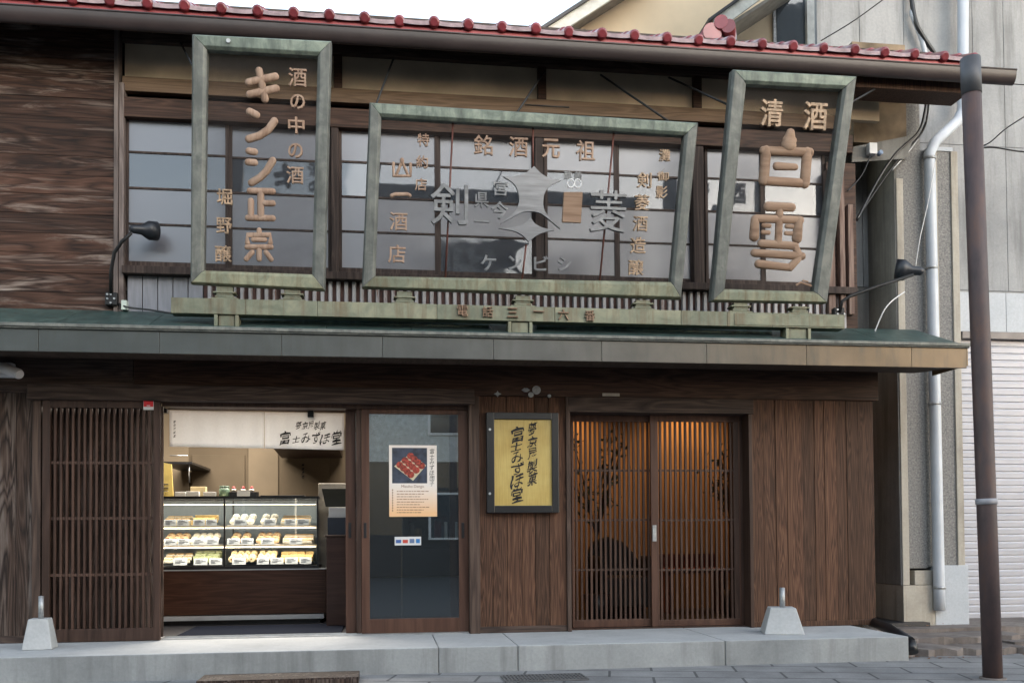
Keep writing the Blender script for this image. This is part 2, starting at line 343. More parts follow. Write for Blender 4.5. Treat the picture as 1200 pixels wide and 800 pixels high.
# ------------------------------------------------------------------ lettering
def glyph_mesh(ch, extr, off=0.0, bev=0.0, shear=0.0, res=3):
    c = bpy.data.curves.new('g', 'FONT'); c.body = ch; c.extrude = extr; c.offset = off; c.bevel_depth = bev; c.bevel_resolution = 1; c.shear = shear; c.resolution_u = res
    o = bpy.data.objects.new('g', c); COL.objects.link(o); bpy.context.view_layer.update()
    dg = bpy.context.evaluated_depsgraph_get(); me = bpy.data.meshes.new_from_object(o.evaluated_get(dg))
    vs = [v.co.copy() for v in me.vertices]; fs = [list(p.vertices) for p in me.polygons]
    bpy.data.objects.remove(o); bpy.data.curves.remove(c); bpy.data.meshes.remove(me)
    return vs, fs
def put_glyph(mb, ch, c, eu, ev, en, w, h, depth, off=0.0, rot=0.0, shear=0.0, bev=0.0, keep=False, brush=0.0):
    vs, fs = glyph_mesh(ch, .05, off, bev, shear)
    if not vs: return
    x0 = min(v.x for v in vs); x1 = max(v.x for v in vs); y0 = min(v.y for v in vs); y1 = max(v.y for v in vs); z1 = max(v.z for v in vs)
    sx = w/max(x1-x0, 1e-4); sy = h/max(y1-y0, 1e-4)
    if keep or ch in '一三' or (y1-y0) < .3: sy = sx
    cr, sr = math.cos(rot), math.sin(rot); out = []
    for v in vs:
        a = (v.x-(x0+x1)/2)*sx; b = (v.y-(y0+y1)/2)*sy
        if brush:
            u_, v_ = a/w, b/h; p_ = ord(ch) % 7; a += w*brush*(.14*v_+.05*math.sin(6*v_+p_)+.025*math.sin(17*u_+p_)); b += h*brush*(.17*u_+.05*math.sin(6*u_+p_*2)+.025*math.sin(15*v_+p_))
        a, b = a*cr-b*sr, a*sr+b*cr
        out.append(c+eu*a+ev*b+en*((v.z/z1+1)*.5*depth))
    mb.add(out, fs)
EX, EZ, EN = Vector((1, 0, 0)), Vector((0, 0, 1)), Vector((0, -1, 0))
def pxm(px, py, Y): return (at(px+1, py, Y)-at(px, py, Y)).length   # metres per pixel there
def flat_text(mb, chars, Y, depth=.0012, off=.012, brush=1.0):   # (char, px, py, wpx, hpx, rot)
    for ch, px, py, w, h, rot in chars:
        k = pxm(px, py, Y); put_glyph(mb, ch, at(px, py, Y), EX, EZ, EN, w*k, h*k, depth, off, rot, 0, 0, False, brush)

# ================================================================== GROUND
PT = 0.19       # platform top
mb = MB(); mb.add([(-60, -3.2, 0), (60, -3.2, 0), (60, 40, 0), (-60, 40, 0)], [(0, 1, 2, 3)])
mb.box(-60, 60, -3.35, -3.2, -.3, .0)
tag(mb.build('pavement', paving), kind='structure')
mb = MB(); mb.add([(-200, -200, -.12), (200, -200, -.12), (200, 200, -.12), (-200, 200, -.12)], [(0, 1, 2, 3)]); tag(mb.build('road', asphalt), kind='structure')
PY = -.93
mb = MB()
cuts = [-6.5]+[X(p, 770, PY) for p in (514, 607, 850)]+[X(1065, 744, PY)]
for a, b_ in zip(cuts[:-1], cuts[1:]): mb.box(a+.0015, b_-.0015, PY, 0.30, -.1, PT); mb.mi[-5] = 1
tag(mb.build('concrete_platform', [concr, conc_new], None, .008), kind='structure')
# rough apron at the right, three worn steps rising to the neighbour's forecourt
def rough_slab(mb, pts, z0, z1, jit=.012):
    top = [Vector((p[0], p[1], z1+random.uniform(-jit, jit))) for p in pts]; mb.prism([Vector((p[0], p[1], z0)) for p in pts], (0, 0, 0.001))
    n = len(pts); mb.add([Vector((p[0], p[1], z0)) for p in pts]+top, [tuple(range(n, 2*n))]+[(i, (i+1) % n, (i+1) % n+n, i+n) for i in range(n)])
mb = MB()
def wob(x0, x1, y, n=14, amp=.05): return [(x0+(x1-x0)*i/n, y+random.uniform(-amp, amp)) for i in range(n+1)]
for (y, z, xl, xr) in ((-.72, .055, 4.13, 5.3), (-.36, .11, 4.13, 5.6), (.0, .15, 4.13, 9)):
    e = wob(xl, xr, y); rough_slab(mb, e+[(xr, 1.2), (xl, 1.2)], .0, z)
mb.box(5.3, 30, -.55, 1.2, -.02, .075)
tag(mb.build('apron', apron), kind='structure')

# ================================================================== SHOP BUILDING
shop = thing('shop_building', (.7, .3, 0), 'old two storey wooden shop with copper canopy, red tiled eave and lattice doors', 'building')
def planks_v(mb, xa, xb, z0, z1, y0, y1, w=.15, gap=.004, jit=.004):
    n = max(1, round((xb-xa)/w)); xs = [xa+(xb-xa)*(i+random.uniform(-.18, .18)*(0 < i < n))/n for i in range(n+1)]
    for a, b_ in zip(xs[:-1], xs[1:]): mb.box(a+gap/2, b_-gap/2, y0+random.uniform(-jit, jit), y1, z0, z1)
XL = -4.6
zb = Z(300, 472); zB = Z(600, 464.5)
XR = X(1022.5, 600)
# --- ground floor walls
w1 = MB(); planks_v(w1, XL, X(39, 600), PT+.06, zb+.12, 0, .05, .13); w1.build('wall_panel', cladL, shop)
b1 = MB(); b1.box(XL, X(39, 600), -.012, .05, PT+.001, PT+.06); b1.build('base_rail', beamg, shop, .003)
p1 = MB(); p1.box(X(39, 600), X(49, 600), -.03, .10, PT, zb+.02); p1.build('post', postw, shop, .004)
w2 = MB(); planks_v(w2, X(562, 600), X(663.5, 600), PT+.055, zB+.06, 0, .05, .115); w2.build('wall_panel', clad, shop)
b2 = MB(); b2.box(X(562, 600), X(663.5, 600), -.012, .05, PT+.001, PT+.055); b2.build('base_rail', beamg, shop, .003)
p2 = MB(); p2.box(X(549.5, 600), X(562, 600), -.028, .16, PT, zB+.06); p2.build('post', postw, shop, .004)
p3 = MB(); p3.box(X(663.5, 600), X(668.5, 600), -.028, .20, PT, zB+.004); p3.build('post', postw, shop, .004)
w3 = MB(); planks_v(w3, X(881.5, 600), XR, PT+.05, zB+.02, -.004, .05, .118); w3.box(XR-.002, XR+.02, 0.004, .6, PT, zB)
w3.build('wall_panel', clad, shop)
b3 = MB(); b3.box(X(881.5, 600), XR-.003, -.014, .05, PT+.001, PT+.05); b3.build('base_rail', clad, shop, .003)
p4 = MB(); p4.box(X(877.5, 600), X(881.5, 600), -.020, .26, PT, zB+.004); p4.box(X(879, 600, 0)-.10, X(877.5, 600), .13, .26, PT, zB+.001); p4.build('post', doord, shop, .003)
# header over the lattice doors
h = MB(); h.box(X(665, 478), X(881.5, 478), -.032, .24, Z(770, 484), zB-.0015); h.build('door_header', beamg, shop, .004)
# --- beams
b = MB(); b.box(X(158, 440), X(1027, 455), -.035, .14, zB, 2.62); b.build('lintel_beam', beamw, shop, .005)
b = MB(); b.box(XL, X(158, 440)-.004, -.030, .14, zb+.06, 2.62); b.build('lintel_beam', beamg, shop, .005)
b = MB(); b.box(X(36, 460), X(555, 470), -.085, .14, zb, Z(300, 454)); b.box(XL, X(36, 455)-.003, -.06, .14, zb+.075, Z(300, 454)-.012); b.build('lower_beam', beamg, shop, .005)
# --- lattice screen at the left
ls = MB(); y0, y1 = -.045, .0
lx = [X(p, 600, -.03) for p in (50, 59, 180, 188)]; zt, zt2, zb1, zb0 = Z(120, 467, -.03), Z(120, 478, -.03), Z(120, 736, -.03), PT+.002
zb0 = PT+.004
ls.box(lx[0], lx[1], y0, y1, zb0, zt); ls.box(lx[2], lx[3], y0, y1, zb0, zt); ls.box(lx[1], lx[2], y0+.002, y1, zt2, zt-.001); ls.box(lx[1], lx[2], y0+.002, y1, zb0, zb1)
latd = ls.build('lattice_screen', doord, shop, .003)
ba = MB(); n = 17
for i in range(n):
    xx = lx[1]+(lx[2]-lx[1])*(i+.75)/(n+.5); ba.box(xx-.0085, xx+.0085, y0+.012, y1-.006, zb1, zt2)
for py in (542, 607, 673): zz = Z(120, py, -.03); ba.box(lx[1], lx[2], y0+.016, y1-.004, zz-.011, zz+.011)
ba.build('lattice_bars', slatw, latd)
bk = MB(); planks_v(bk, lx[0], lx[3]-.02, PT+.01, zt-.03, .15, .18, .13); bk.build('backing_boards', cladL, shop)
# --- sliding glass doors and threshold
def glass_door(px0, px1, pxa, pxb, Y, y_top, y_top2, y_b1, name='glass_door', pmat=shopglass):
    m = MB(); a, b_, c, d = X(px0, 600, Y), X(pxa, 600, Y), X(pxb, 600, Y), X(px1, 600, Y); pm = (px0+px1)/2
    zt, zt2, zb1 = Z(pm, y_top, Y), Z(pm, y_top2, Y), Z(pm, y_b1, Y); zb0 = PT+.012
    m.box(a, b_, Y, Y+.035, zb0, zt); m.box(c, d, Y, Y+.035, zb0, zt); m.box(b_, c, Y+.001, Y+.034, zt2, zt-.001); m.box(b_, c, Y+.001, Y+.034, zb0, zb1)
    o = m.build(name, doorw, shop, .003)
    g = MB(); g.box(b_, c, Y+.014, Y+.020, zb1, zt2); g.build('pane', pmat, o)
    return o
gd2 = glass_door(405, 536, 417, 527, .115, 473, 484, 724)
gd1 = glass_door(423.5, 549, 433, 537.5, .045, 476, 485, 724)
for o, px, Y, mm in ((gd1, 428, .043, black), (gd1, 542.5, .043, black), (gd2, 410, .113, black)):
    m = MB(); k = .022 if mm is black else .03; m.box(X(px-1.6, 620, Y), X(px+1.6, 620, Y), Y-.004, Y+.004, Z(px, 630, Y), Z(px, 612, Y)); m.build('handle', mm, o, .003)
for px in (522.5, 535):
    m = MB(); m.box(X(px-1.8, 620, .11), X(px+1.8, 620, .11), .10, .113, Z(px, 631, .11), Z(px, 611, .11)); m.build('handle', steel, gd2, .003)
st = MB(); st.box(X(417.5, 600, .08), X(423.3, 600, .08), .05, .11, PT+.012, zb); st.build('door_post', doord, shop, .002)
tr = MB(); tr.box(lx[3], X(549, 745), .005, .20, PT-.05, PT+.010); tr.box(lx[3], X(549, 745), .05, .056, PT, PT+.018); tr.box(lx[3], X(549, 745), .12, .126, PT, PT+.018); tr.build('door_track', steel, shop)
hd = MB(); hd.box(lx[3], X(549, 480), .02, .18, Z(300, 477, .02), zb+.03); hd.build('door_head', doord, shop)
# --- lattice sliding doors at the right
def lattice_door(px0, px1, sl, sr, Y, nb):
    m = MB(); a, b_, c, d = X(px0, 600, Y), X(sl, 600, Y), X(sr, 600, Y), X(px1, 600, Y); pm = (px0+px1)/2
    zt, zt2, zb1 = Z(pm, 486, Y), Z(pm, 494, Y), Z(pm, 725, Y)
    m.box(a, b_, Y, Y+.035, PT+.012, zt); m.box(c, d, Y, Y+.035, PT+.012, zt); m.box(b_, c, Y+.001, Y+.034, zt2, zt-.001); m.box(b_, c, Y+.001, Y+.034, PT+.012, zb1)
    o = m.build('lattice_door', doorw, shop, .003); g = MB()
    for i in range(nb):
        xx = b_+(c-b_)*(i+.5)/nb; g.box(xx-.0093, xx+.0093, Y+.004, Y+.03, zb1, zt2)
    for py in (551, 609, 667): zz = Z(pm, py, Y); g.box(b_, c, Y+.010, Y+.026, zz-.009, zz+.009)
    g.build('lattice_bars', slatw, o); return o
ld1 = lattice_door(670, 772, 673, 763, .175, 16); ld2 = lattice_door(763, 868, 772, 866, .125, 16)
m = MB(); m.box(X(764.5, 620, .12), X(769, 620, .12), .112, .126, Z(766, 634, .12), Z(766, 615, .12)); m.build('handle', galv, ld2, .003)
m = MB(); m.box(X(668, 740), X(880, 740), .09, .25, PT-.05, PT+.011); m.build('door_track', doord, shop)
# --- canopy
FY = -.75
fz0, fz1 = Z(600, 421.5, FY), Z(600, 397, FY); fz2 = Z(600, 391, FY); CXR = X(1133, 420, FY); CXL = XL-.4
rz = Z(50, 362, 0)
cn = MB(); cn.hexa([(CXL, FY+.01, fz0+.01), (CXR-.01, FY+.01, fz0+.01), (CXR-.01, FY+.01, fz1), (CXL, FY+.01, fz1)],
                   [(CXL, .02, fz0+.09), (CXR-.01, .02, fz0+.09), (CXR-.01, .02, fz1+.1), (CXL, .02, fz1+.1)])
canopy = cn.build('canopy', soffit, shop)
rs = MB(); nx = 15; xs = [CXL+(CXR-CXL)*i/nx for i in range(nx+1)]
for a, b_ in zip(xs[:-1], xs[1:]):
    rs.hexa([(a+.002, FY-.012, fz1+.022), (b_-.002, FY-.012, fz1+.022), (b_-.002, .0, rz), (a+.002, .0, rz)], [(a+.002, FY-.012, fz1+.012), (b_-.002, FY-.012, fz1+.012), (b_-.002, .0, rz-.02), (a+.002, .0, rz-.02)])
rs.build('roof_sheet', teal, canopy)
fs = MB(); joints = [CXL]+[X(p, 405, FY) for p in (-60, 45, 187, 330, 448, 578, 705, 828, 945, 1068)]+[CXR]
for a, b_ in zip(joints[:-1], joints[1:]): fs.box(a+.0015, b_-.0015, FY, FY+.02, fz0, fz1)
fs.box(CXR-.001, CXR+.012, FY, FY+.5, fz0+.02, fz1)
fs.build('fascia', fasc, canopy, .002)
de = MB(); de.box(CXL, CXR+.016, FY-.018, FY+.03, fz1+.002, fz1+.012); de.box(CXL, CXR+.02, FY-.028, FY+.03, fz1+.014, fz2)
de.build('drip_edge', pat_side, canopy, .003)
fl = MB()
for a, b_ in ((282, 572), (628, 902)):
    fl.tube([(X(a, 377, -.4), -.40, Z(600, 383, -.4)), (X(b_, 377, -.4), -.40, Z(600, 383, -.4))], .042, 12)
fl.build('roof_roll', teal, canopy)
# --- upper storey
WY = .06
UT = Z(200, 30, 0)+.15
uxl, uxr = X(136, 200), X(1000, 250)
bw = MB(); zz = rz-.02; hs_ = .158
while zz < UT: bw.box(XL, X(134, 200)-.002, random.uniform(-.004, .004), .05, zz+.002, zz+hs_-.002); zz += hs_
bw.build('board_wall', board, shop)
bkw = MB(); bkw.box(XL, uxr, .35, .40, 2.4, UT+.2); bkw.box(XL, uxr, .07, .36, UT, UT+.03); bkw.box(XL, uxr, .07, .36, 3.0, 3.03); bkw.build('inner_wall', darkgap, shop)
ps = MB()
ps.box(X(134.5, 200), X(139.5, 200), -.03, .10, rz-.02, UT); ps.box(X(140, 200), X(145.5, 200), -.015, .10, rz-.02, Z(150, 98)); ps.build('corner_post', greyw, shop, .003)
Zp0 = Z(200, 93, WY)
pl = MB(); pl.box(uxl+.05, uxr+.30, WY, WY+.05, Zp0-.02, UT); pl.build('plaster_wall', plaster, shop)
tb = MB(); tb.box(uxl+.04, uxr+.3, .0, WY+.02, Z(200, 50, 0), UT); tb.build('wall_plate', beamg, shop, .004)
tb = MB(); tb.box(uxl+.04, uxr, .015, WY+.02, Z(200, 112, WY), Z(200, 95, WY)); tb.build('picture_rail', tanw, shop, .003)
tb = MB(); tb.box(uxl+.04, uxr, -.01, WY+.04, Z(150, 137, 0), Z(200, 116.5, 0)); tb.build('window_lintel', beamw, shop, .003)
for px in (396, 635, 817): tb = MB(); tb.box(X(px-5, 100, .03), X(px+5, 100, .03), .02, WY+.02, Z(200, 95, WY)+.002, Z(200, 50, 0)-.002); tb.build('wall_stud', beamw, shop, .003)
sl_ = MB(); sl_.box(uxl+.06, uxr, -.06, WY+.02, Z(150, 322, 0), Z(150, 313, 0)); sl_.build('window_sill', frame2, shop, .004)
wz = [Z(150, p, WY) for p in (306, 262, 220, 178, 137)]
zs0 = Z(150, 313, 0)
for a, b_ in ((147, 268), (268, 388), (397, 513), (513, 627), (638, 723), (723, 812), (826, 894), (894, 968)):
    f = MB(); xa, xb = X(a, 240, WY), X(b_, 240, WY); t = .026
    yy = WY-.01 if (a in (147, 397, 638, 826)) else WY+.012
    f.box(xa, xa+t, yy, yy+.03, zs0, wz[4]); f.box(xb-t, xb, yy, yy+.03, zs0, wz[4]); f.box(xa+t, xb-t, yy+.001, yy+.029, zs0, wz[0])
    f.box(xa+t, xb-t, yy+.001, yy+.029, wz[4]-.02, wz[4]-.001)
    for q in wz[1:4]: f.box(xa+t, xb-t, yy+.003, yy+.027, q-.008, q+.008)
    w = f.build('window', frame2, shop)
    for i in range(4):
        cl = i == 2 or (a == 513 and i == 0)
        g = MB(); g.box(xa+t, xb-t, yy+.012, yy+.016, wz[i]+.001, wz[i+1]-.001)
        g.build('clear_pane' if cl else 'frosted_pane', clear if cl else frost, w)
for a, b_ in ((388, 397), (627.5, 637.5), (812.5, 825.5)): pp = MB(); pp.box(X(a, 240, 0)+.002, X(b_, 240, 0)-.002, .0, WY+.05, zs0+.001, Z(150, 137, 0)-.001); pp.build('window_post', frame2, shop, .003)
for a, b_, yt in ((970, 978, 200), (984, 990, 195), (994, 1000, 240)): pp = MB(); pp.box(X(a, 300, -.02), X(b_, 300, -.02), -.03, .05, rz+.12, Z(1000, yt, -.02)); pp.build('end_frame', pinkw, shop, .003)
pp = MB(); pp.box(X(968, 300, WY), X(1002, 300, WY), .03, .30, rz-.1, Z(1000, 190)); pp.build('end_wall', beamw, shop)
# below the sill
zg0, zg1 = rz-.03, Z(150, 322, 0)-.002
g = MB(); n = 5; xa, xb = X(149, 340, .02), X(238, 340, .02)
for i in range(n): g.box(xa+(xb-xa)*i/n+.004, xa+(xb-xa)*(i+1)/n-.004, .02, .04, zg0, zg1)
g.build('grey_board_panel', bluegrey, shop)
g = MB(); g.box(xa, xb, .041, .06, zg0, zg1); g.build('panel_backing', darkgap, shop)
cs = MB(); xa = xb+.004; xb = X(985, 355, .02); n = int((xb-xa)/.0325); vs = []
for i in range(n+1):            # trapezoid ribbed sheet: raised ribs are silvery, the pans between are rusty
    x = xa+.065*i
    if x > xb: break
    for q, y in ((.0, .040), (.029, .040), (.034, .012), (.060, .012), (.065, .040)): vs += [(x+q, y, zg0), (x+q, y, zg1)]
cs.add(vs, [(2*i, 2*i+2, 2*i+3, 2*i+1) for i in range(len(vs)//2-1)])
for q in range(len(cs.mi)): cs.mi[q] = 1 if q % 5 == 0 else 0
cs.build('ribbed_panel', [corr, plain('rusted_pan_steel', (.085, .045, .038), .8, 0, .4, 12, stretch=(1, 1, .4))], shop)
# --- eave, roof tiles, gutter
GY = -.45
gz1, gz0 = Z(640, 46, GY-.063), Z(640, 63, GY-.05); tz = Z(640, 34.5, GY-.03)
RXL, RXR = -5.2, X(1146, 70, GY)
pitch_ = .275; sd = Vector((0, math.cos(R(23)), math.sin(R(23)))); sn = Vector((0, -math.sin(R(23)), math.cos(R(23))))
rf = MB(); NT = int((RXR-RXL)/pitch_)
for course in range(3):
    base = Vector((0, GY-.025, tz))+sd*(.245*course)+sn*(.010*course)
    for i in range(NT+1):
        xr = RXR-.05-i*pitch_; jz = sn*random.uniform(-.004, .004)+Vector((0, random.uniform(-.006, .006), 0))
        c = Vector((xr, 0, 0))+base+jz
        rf.tube([c-sd*.012, c, c+sd*.004, c+sd*.27], [.030, .043, .045, .042], 12)
        k = 8; prof = []
        for j in range(k+1):
            u = j/k; prof.append(Vector((xr-.03-(pitch_-.06)*u, 0, 0))+base+jz+sn*(.008-.006*math.sin(math.pi*u)**.8))
        th = sn*-.030; vs = []
        for q in prof: vs += [q, q+th, q+sd*.27, q+sd*.27+th]
        fs_ = []
        for j in range(k): o = 4*j; fs_ += [(o, o+4, o+6, o+2), (o, o+1, o+5, o+4), (o+1, o+3, o+7, o+5)]
        rf.add(vs, fs_, 0, False)
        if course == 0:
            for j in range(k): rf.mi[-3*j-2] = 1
roof = rf.build('roof', [tile, plain('pale_tile_lip', (.46, .36, .40), .35, 0, .25, 9)], shop, recalc=False)  # sky reflection painted into the pale lavender front lips
sb = MB(); a0 = Vector((0, GY+.05, tz))-sn*.06; a1 = a0+sd*3.4
sb.hexa([(RXL, a0.y, a0.z), (RXR-.02, a0.y, a0.z), (RXR-.02, a1.y, a1.z), (RXL, a1.y, a1.z)], [(RXL, a0.y, a0.z-.05), (RXR-.02, a0.y, a0.z-.05), (RXR-.02, a1.y, a1.z-.05), (RXL, a1.y, a1.z-.05)])
sb.build('roof_deck', soffit, roof)
fl = MB(); fl.box(RXL, RXR, GY+.012, GY+.03, gz1+.008, Z(640, 38.5, GY+.012)); fl.build('eave_flashing', redmetal, roof)
sf = MB(); sf.hexa([(RXL, GY+.09, gz0+.06), (RXR-.1, GY+.09, gz0+.06), (RXR-.1, GY+.09, gz1), (RXL, GY+.09, gz1)], [(RXL, .1, UT+.02), (RXR-.1, .1, UT+.02), (RXR-.1, .1, UT+.1), (RXL, .1, UT+.1)])
i = 0; x = RXL
while x < RXR-.15:
    d0 = Vector((x, GY+.12, gz0+.045)); d1 = Vector((x, .08, UT-.01)); sf.hexa([d0, d0+Vector((.05, 0, 0)), d0+Vector((.05, 0, .06)), d0+Vector((0, 0, .06))], [d1, d1+Vector((.05, 0, 0)), d1+Vector((.05, 0, .06)), d1+Vector((0, 0, .06))]); x += .42
sf.build('soffit', soffit, roof)
eb = MB(); eb.box(X(985, 95, GY+.3), RXR-.03, GY+.10, GY+.35, gz0-.04, gz0+.06); eb.build('eave_end_board', clad, roof, .004)
gu = MB(); GXR = X(1186, 85, GY); r0 = (gz1-gz0)/2+.02; prof = []
for j in range(11):
    a = math.pi*j/10; prof.append((GY-.005+.058*(1-math.cos(a))-.058, gz1-(gz1-gz0)*math.sin(a)))
vs = []
for x in (RXL, GXR): vs += [(x, p[0], p[1]) for p in prof]
gu.add(vs, [(j, j+1, 11+j+1, 11+j) for j in range(10)], 0, True); gu.add([(GXR, p[0], p[1]) for p in prof], [tuple(range(11))]); gu.add([(RXL, p[0], p[1]) for p in prof], [tuple(range(11))])
gu.tube([(RXL, GY-.063, gz1), (GXR, GY-.063, gz1)], .008, 6)
gu.box(RXL, X(150, 25, GY), GY-.02, GY+.02, Z(60, 15, GY)-.045, Z(60, 15, GY)-.025)
x = RXL+.3
while x < GXR: gu.box(x, x+.018, GY-.07, GY+.06, gz1+.002, gz1+.006); x += .9
gu.build('gutter', gutterm, shop)
rg = MB(); c = at(846, 33, 1.2)
rg.tube([c+Vector((-.10, 0, -.05)), c+Vector((-.10, .9, -.05))], .10, 16); rg.tube([c+Vector((.05, -.05, 0)), c+Vector((.25, .4, .02))], .07, 14); rg.tube([c+Vector((-.02, -.03, .05)), c+Vector((.16, .42, .08))], .07, 14)
rg.tube([c+Vector((-.5, .05, -.30)), c+Vector((.55, .05, -.30))], .10, 10)
rg.build('ridge_tile', tile, roof)
# --- interiors
ix0, ix1 = X(40, 600, .3), X(666, 600, .3)
FL = PT-.01
it = MB(); it.box(-3.6, 1.35, 3.3, 3.36, FL, 3.0); it.build('back_wall', khaki, shop)
it = MB(); it.box(X(225, 540, 3.28), X(287, 540, 3.28), 3.27, 3.298, FL+.8, Z(250, 533, 3.28)); it.box(X(330, 540, 3.28), X(386, 540, 3.28), 3.27, 3.298, FL+.8, 2.6); it.build('wall_panelling', khaki, shop, .004)
it = MB(); it.box(X(291, 540, 3.28), X(326, 540, 3.28), 3.275, 3.298, FL+.8, 2.6); it.box(X(150, 540, 3.28), X(221, 540, 3.28), 3.275, 3.298, FL+.8, 2.6); it.build('wall_panelling', khaki2, shop, .004)
it = MB(); it.box(-3.66, -3.6, .12, 3.3, FL, 3.0); it.box(1.30, 1.40, .17, 3.3, FL, 3.0); it.box(-3.6, 1.3, .15, 3.3, 2.75, 2.85); it.build('interior_wall', khaki, shop)
it = MB(); it.box(-3.6, 5, .21, 3.3, FL-.05, FL); it.build('interior_floor', plain('dark_floor_tile', (.02, .02, .024), .5, 0, .1, 4), shop)
hdm = MB(); c0 = at(322, 528, 2.5); c1 = at(398, 528, 2.5); hdm.hexa([(c0.x, 2.2, c0.z+.02), (c1.x, 2.2, c1.z+.02), (c1.x, 2.2, c1.z+.10), (c0.x, 2.2, c0.z+.10)], [(c0.x, 3.2, c0.z-.02), (c1.x, 3.2, c1.z-.02), (c1.x, 3.2, c1.z+.4), (c0.x+.1, 3.2, c0.z+.4)]); hdm.build('extractor_hood', doord, shop)
# right-hand room behind the lattice
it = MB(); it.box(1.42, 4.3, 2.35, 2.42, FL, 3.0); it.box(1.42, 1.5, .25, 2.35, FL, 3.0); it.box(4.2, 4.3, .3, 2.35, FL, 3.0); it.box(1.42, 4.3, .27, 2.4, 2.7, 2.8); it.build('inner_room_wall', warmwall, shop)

# ================================================================== SIGN RACK AND SIGNBOARDS
SZ = Z(600, 357, -.58); KT = -.135       # the signs' common plane leans forward as it rises
SN = Vector((0, -1, KT)).normalized(); SV = Vector((0, KT, 1)).normalized()
P0 = Vector((0, -.58, SZ))
def sp(px, py, out=0.0):
    d = ray(px, py); t = (P0-CAM).dot(SN)/d.dot(SN); return CAM+d*t+SN*out
rack = thing('sign_rack', (1.2, -.55, rz-.1), 'long olive copper beam on short posts carrying the three rooftop signboards', 'sign rack')
rx0, rx1 = X(200, 356, -.62), X(990, 378, -.62); rza, rzb = Z(600, 376, -.62), Z(600, 358.5, -.62)
m = MB(); xs = [rx0]+[X(p, 366, -.62) for p in (288, 372, 512, 650, 798, 852, 905)]+[rx1]
for a, b_ in zip(xs[:-1], xs[1:]): m.box(a+.001, b_-.001, -.62, -.50, rza, rzb)
m.box(X(860, 372, -.62)+.002, rx1-.01, -.625, -.619, rza+.012, rzb-.012)
m.build('beam', pat_olive, rack, .004)
for a, b_, y1 in ((253, 278, 384), (597, 622, 391), (922, 948, 402)):
    m = MB(); xa, xb = X(a, y1, -.60), X(b_, y1, -.60); zlow = fz1-.0
    m.box(xa+.02, xb-.02, -.60, -.53, zlow, rza-.002); m.box(xa-.012, xa+.014, -.615, -.50, zlow, rza-.002); m.box(xb-.014, xb+.012, -.615, -.50, zlow, rza-.002)
    m.build('post', pat_olive, rack, .003)
k = pxm(600, 367, -.62)
for ch, px, py in (('電', 542, 364.3), ('話', 571.5, 365.6), ('三', 600.5, 366.6), ('一', 631, 365.2), ('六', 660, 368.8), ('番', 691, 370.3)):
    m = MB(); put_glyph(m, ch, at(px, py, -.622), EX, EZ, EN, 12.5*k, 12.5*k, .02, .0); m.build('character', glyphd, rack)

def signboard(name, label, O, I, feet):
    root = thing(name, sp((O[2][0]+O[3][0])/2, O[2][1]), label, 'signboard', 'signboards on the canopy')
    o = [sp(*p, 0.0) for p in O]; i_ = [sp(*p, 0.0) for p in I]; m = MB()
    for a in range(4):
        b_ = (a+1) % 4; A, B, C, D = o[a], o[b_], i_[b_], i_[a]
        def lerp(p, q, t): return p+(q-p)*t
        A1, B1, C1, D1 = lerp(A, D, .12), lerp(B, C, .12), lerp(C, B, .22), lerp(D, A, .22)
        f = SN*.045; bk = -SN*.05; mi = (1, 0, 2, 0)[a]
        ring = [(A, bk), (A, f*.5), (A1, f), (D1, f), (D, f*.55), (D, bk)]; ring2 = [(B, bk), (B, f*.5), (B1, f), (C1, f), (C, f*.55), (C, bk)]
        vs = [p+q for p, q in ring]+[p+q for p, q in ring2]
        m.add(vs, [(j, (j+1) % 6, (j+1) % 6+6, j+6) for j in range(6)]+[tuple(range(6)), tuple(range(11, 5, -1))], mi)
    m.build('frame', [pat_side, pat_top, pat_bot], root, .004)
    e = MB(); e.add([p-SN*.03 for p in i_], [(0, 1, 2, 3)]); e.build('netting', netting, root)
    for fx, fy in feet:
        c = at(fx, fy, -.56); m = MB(); zt_ = Z(fx, fy-3.5, -.56)+.005
        m.box(c.x-.060, c.x+.060, -.60, -.52, rzb+.03, zt_+.02); m.box(c.x-.085, c.x+.085, -.61, -.51, rzb+.045, rzb+.058); m.box(c.x-.10, c.x+.10, -.605, -.515, rzb+.001, rzb+.012); m.box(c.x-.07, c.x+.07, -.602, -.518, rzb+.012, rzb+.03); m.build('foot', pat_olive, root, .004)
    return root
def char(root, ch, px, py, w, h, mat=glypho, depth=.03, off=None, out=.0, bev=0.002):
    if off is None: off = .004 if ch in '銘灘御影剣菱酒造醸堀野店宮県特約祖' else .010
    k = pxm(px, py, -.7); m = MB(); put_glyph(m, ch, sp(px, py, out), EX, SV, SN, w*k, h*k, depth, off, 0, 0, bev*4)
    return m.build('character', mat, root)
def strokes(root, paths, mat, out=.02, flat=.75, seg=12):   # heavy carved strokes: pixel polylines with a pixel radius
    m = MB()
    for pts, r in paths:
        k = pxm(pts[0][0], pts[0][1], -.7)
        rr = [q*k for q in r] if hasattr(r, '__len__') else r*k
        m.tube([sp(x, y, out) for x, y in pts], rr, seg, 0, True, .95, (SN, flat))
    return m.build('character', mat, root)
def stay(root, a, b_, ya=.0, out=0):
    m = MB(); m.tube([at(a[0], a[1], ya), sp(b_[0], b_[1], -.03)], .009, 6); m.build('stay_rod', iron, root)
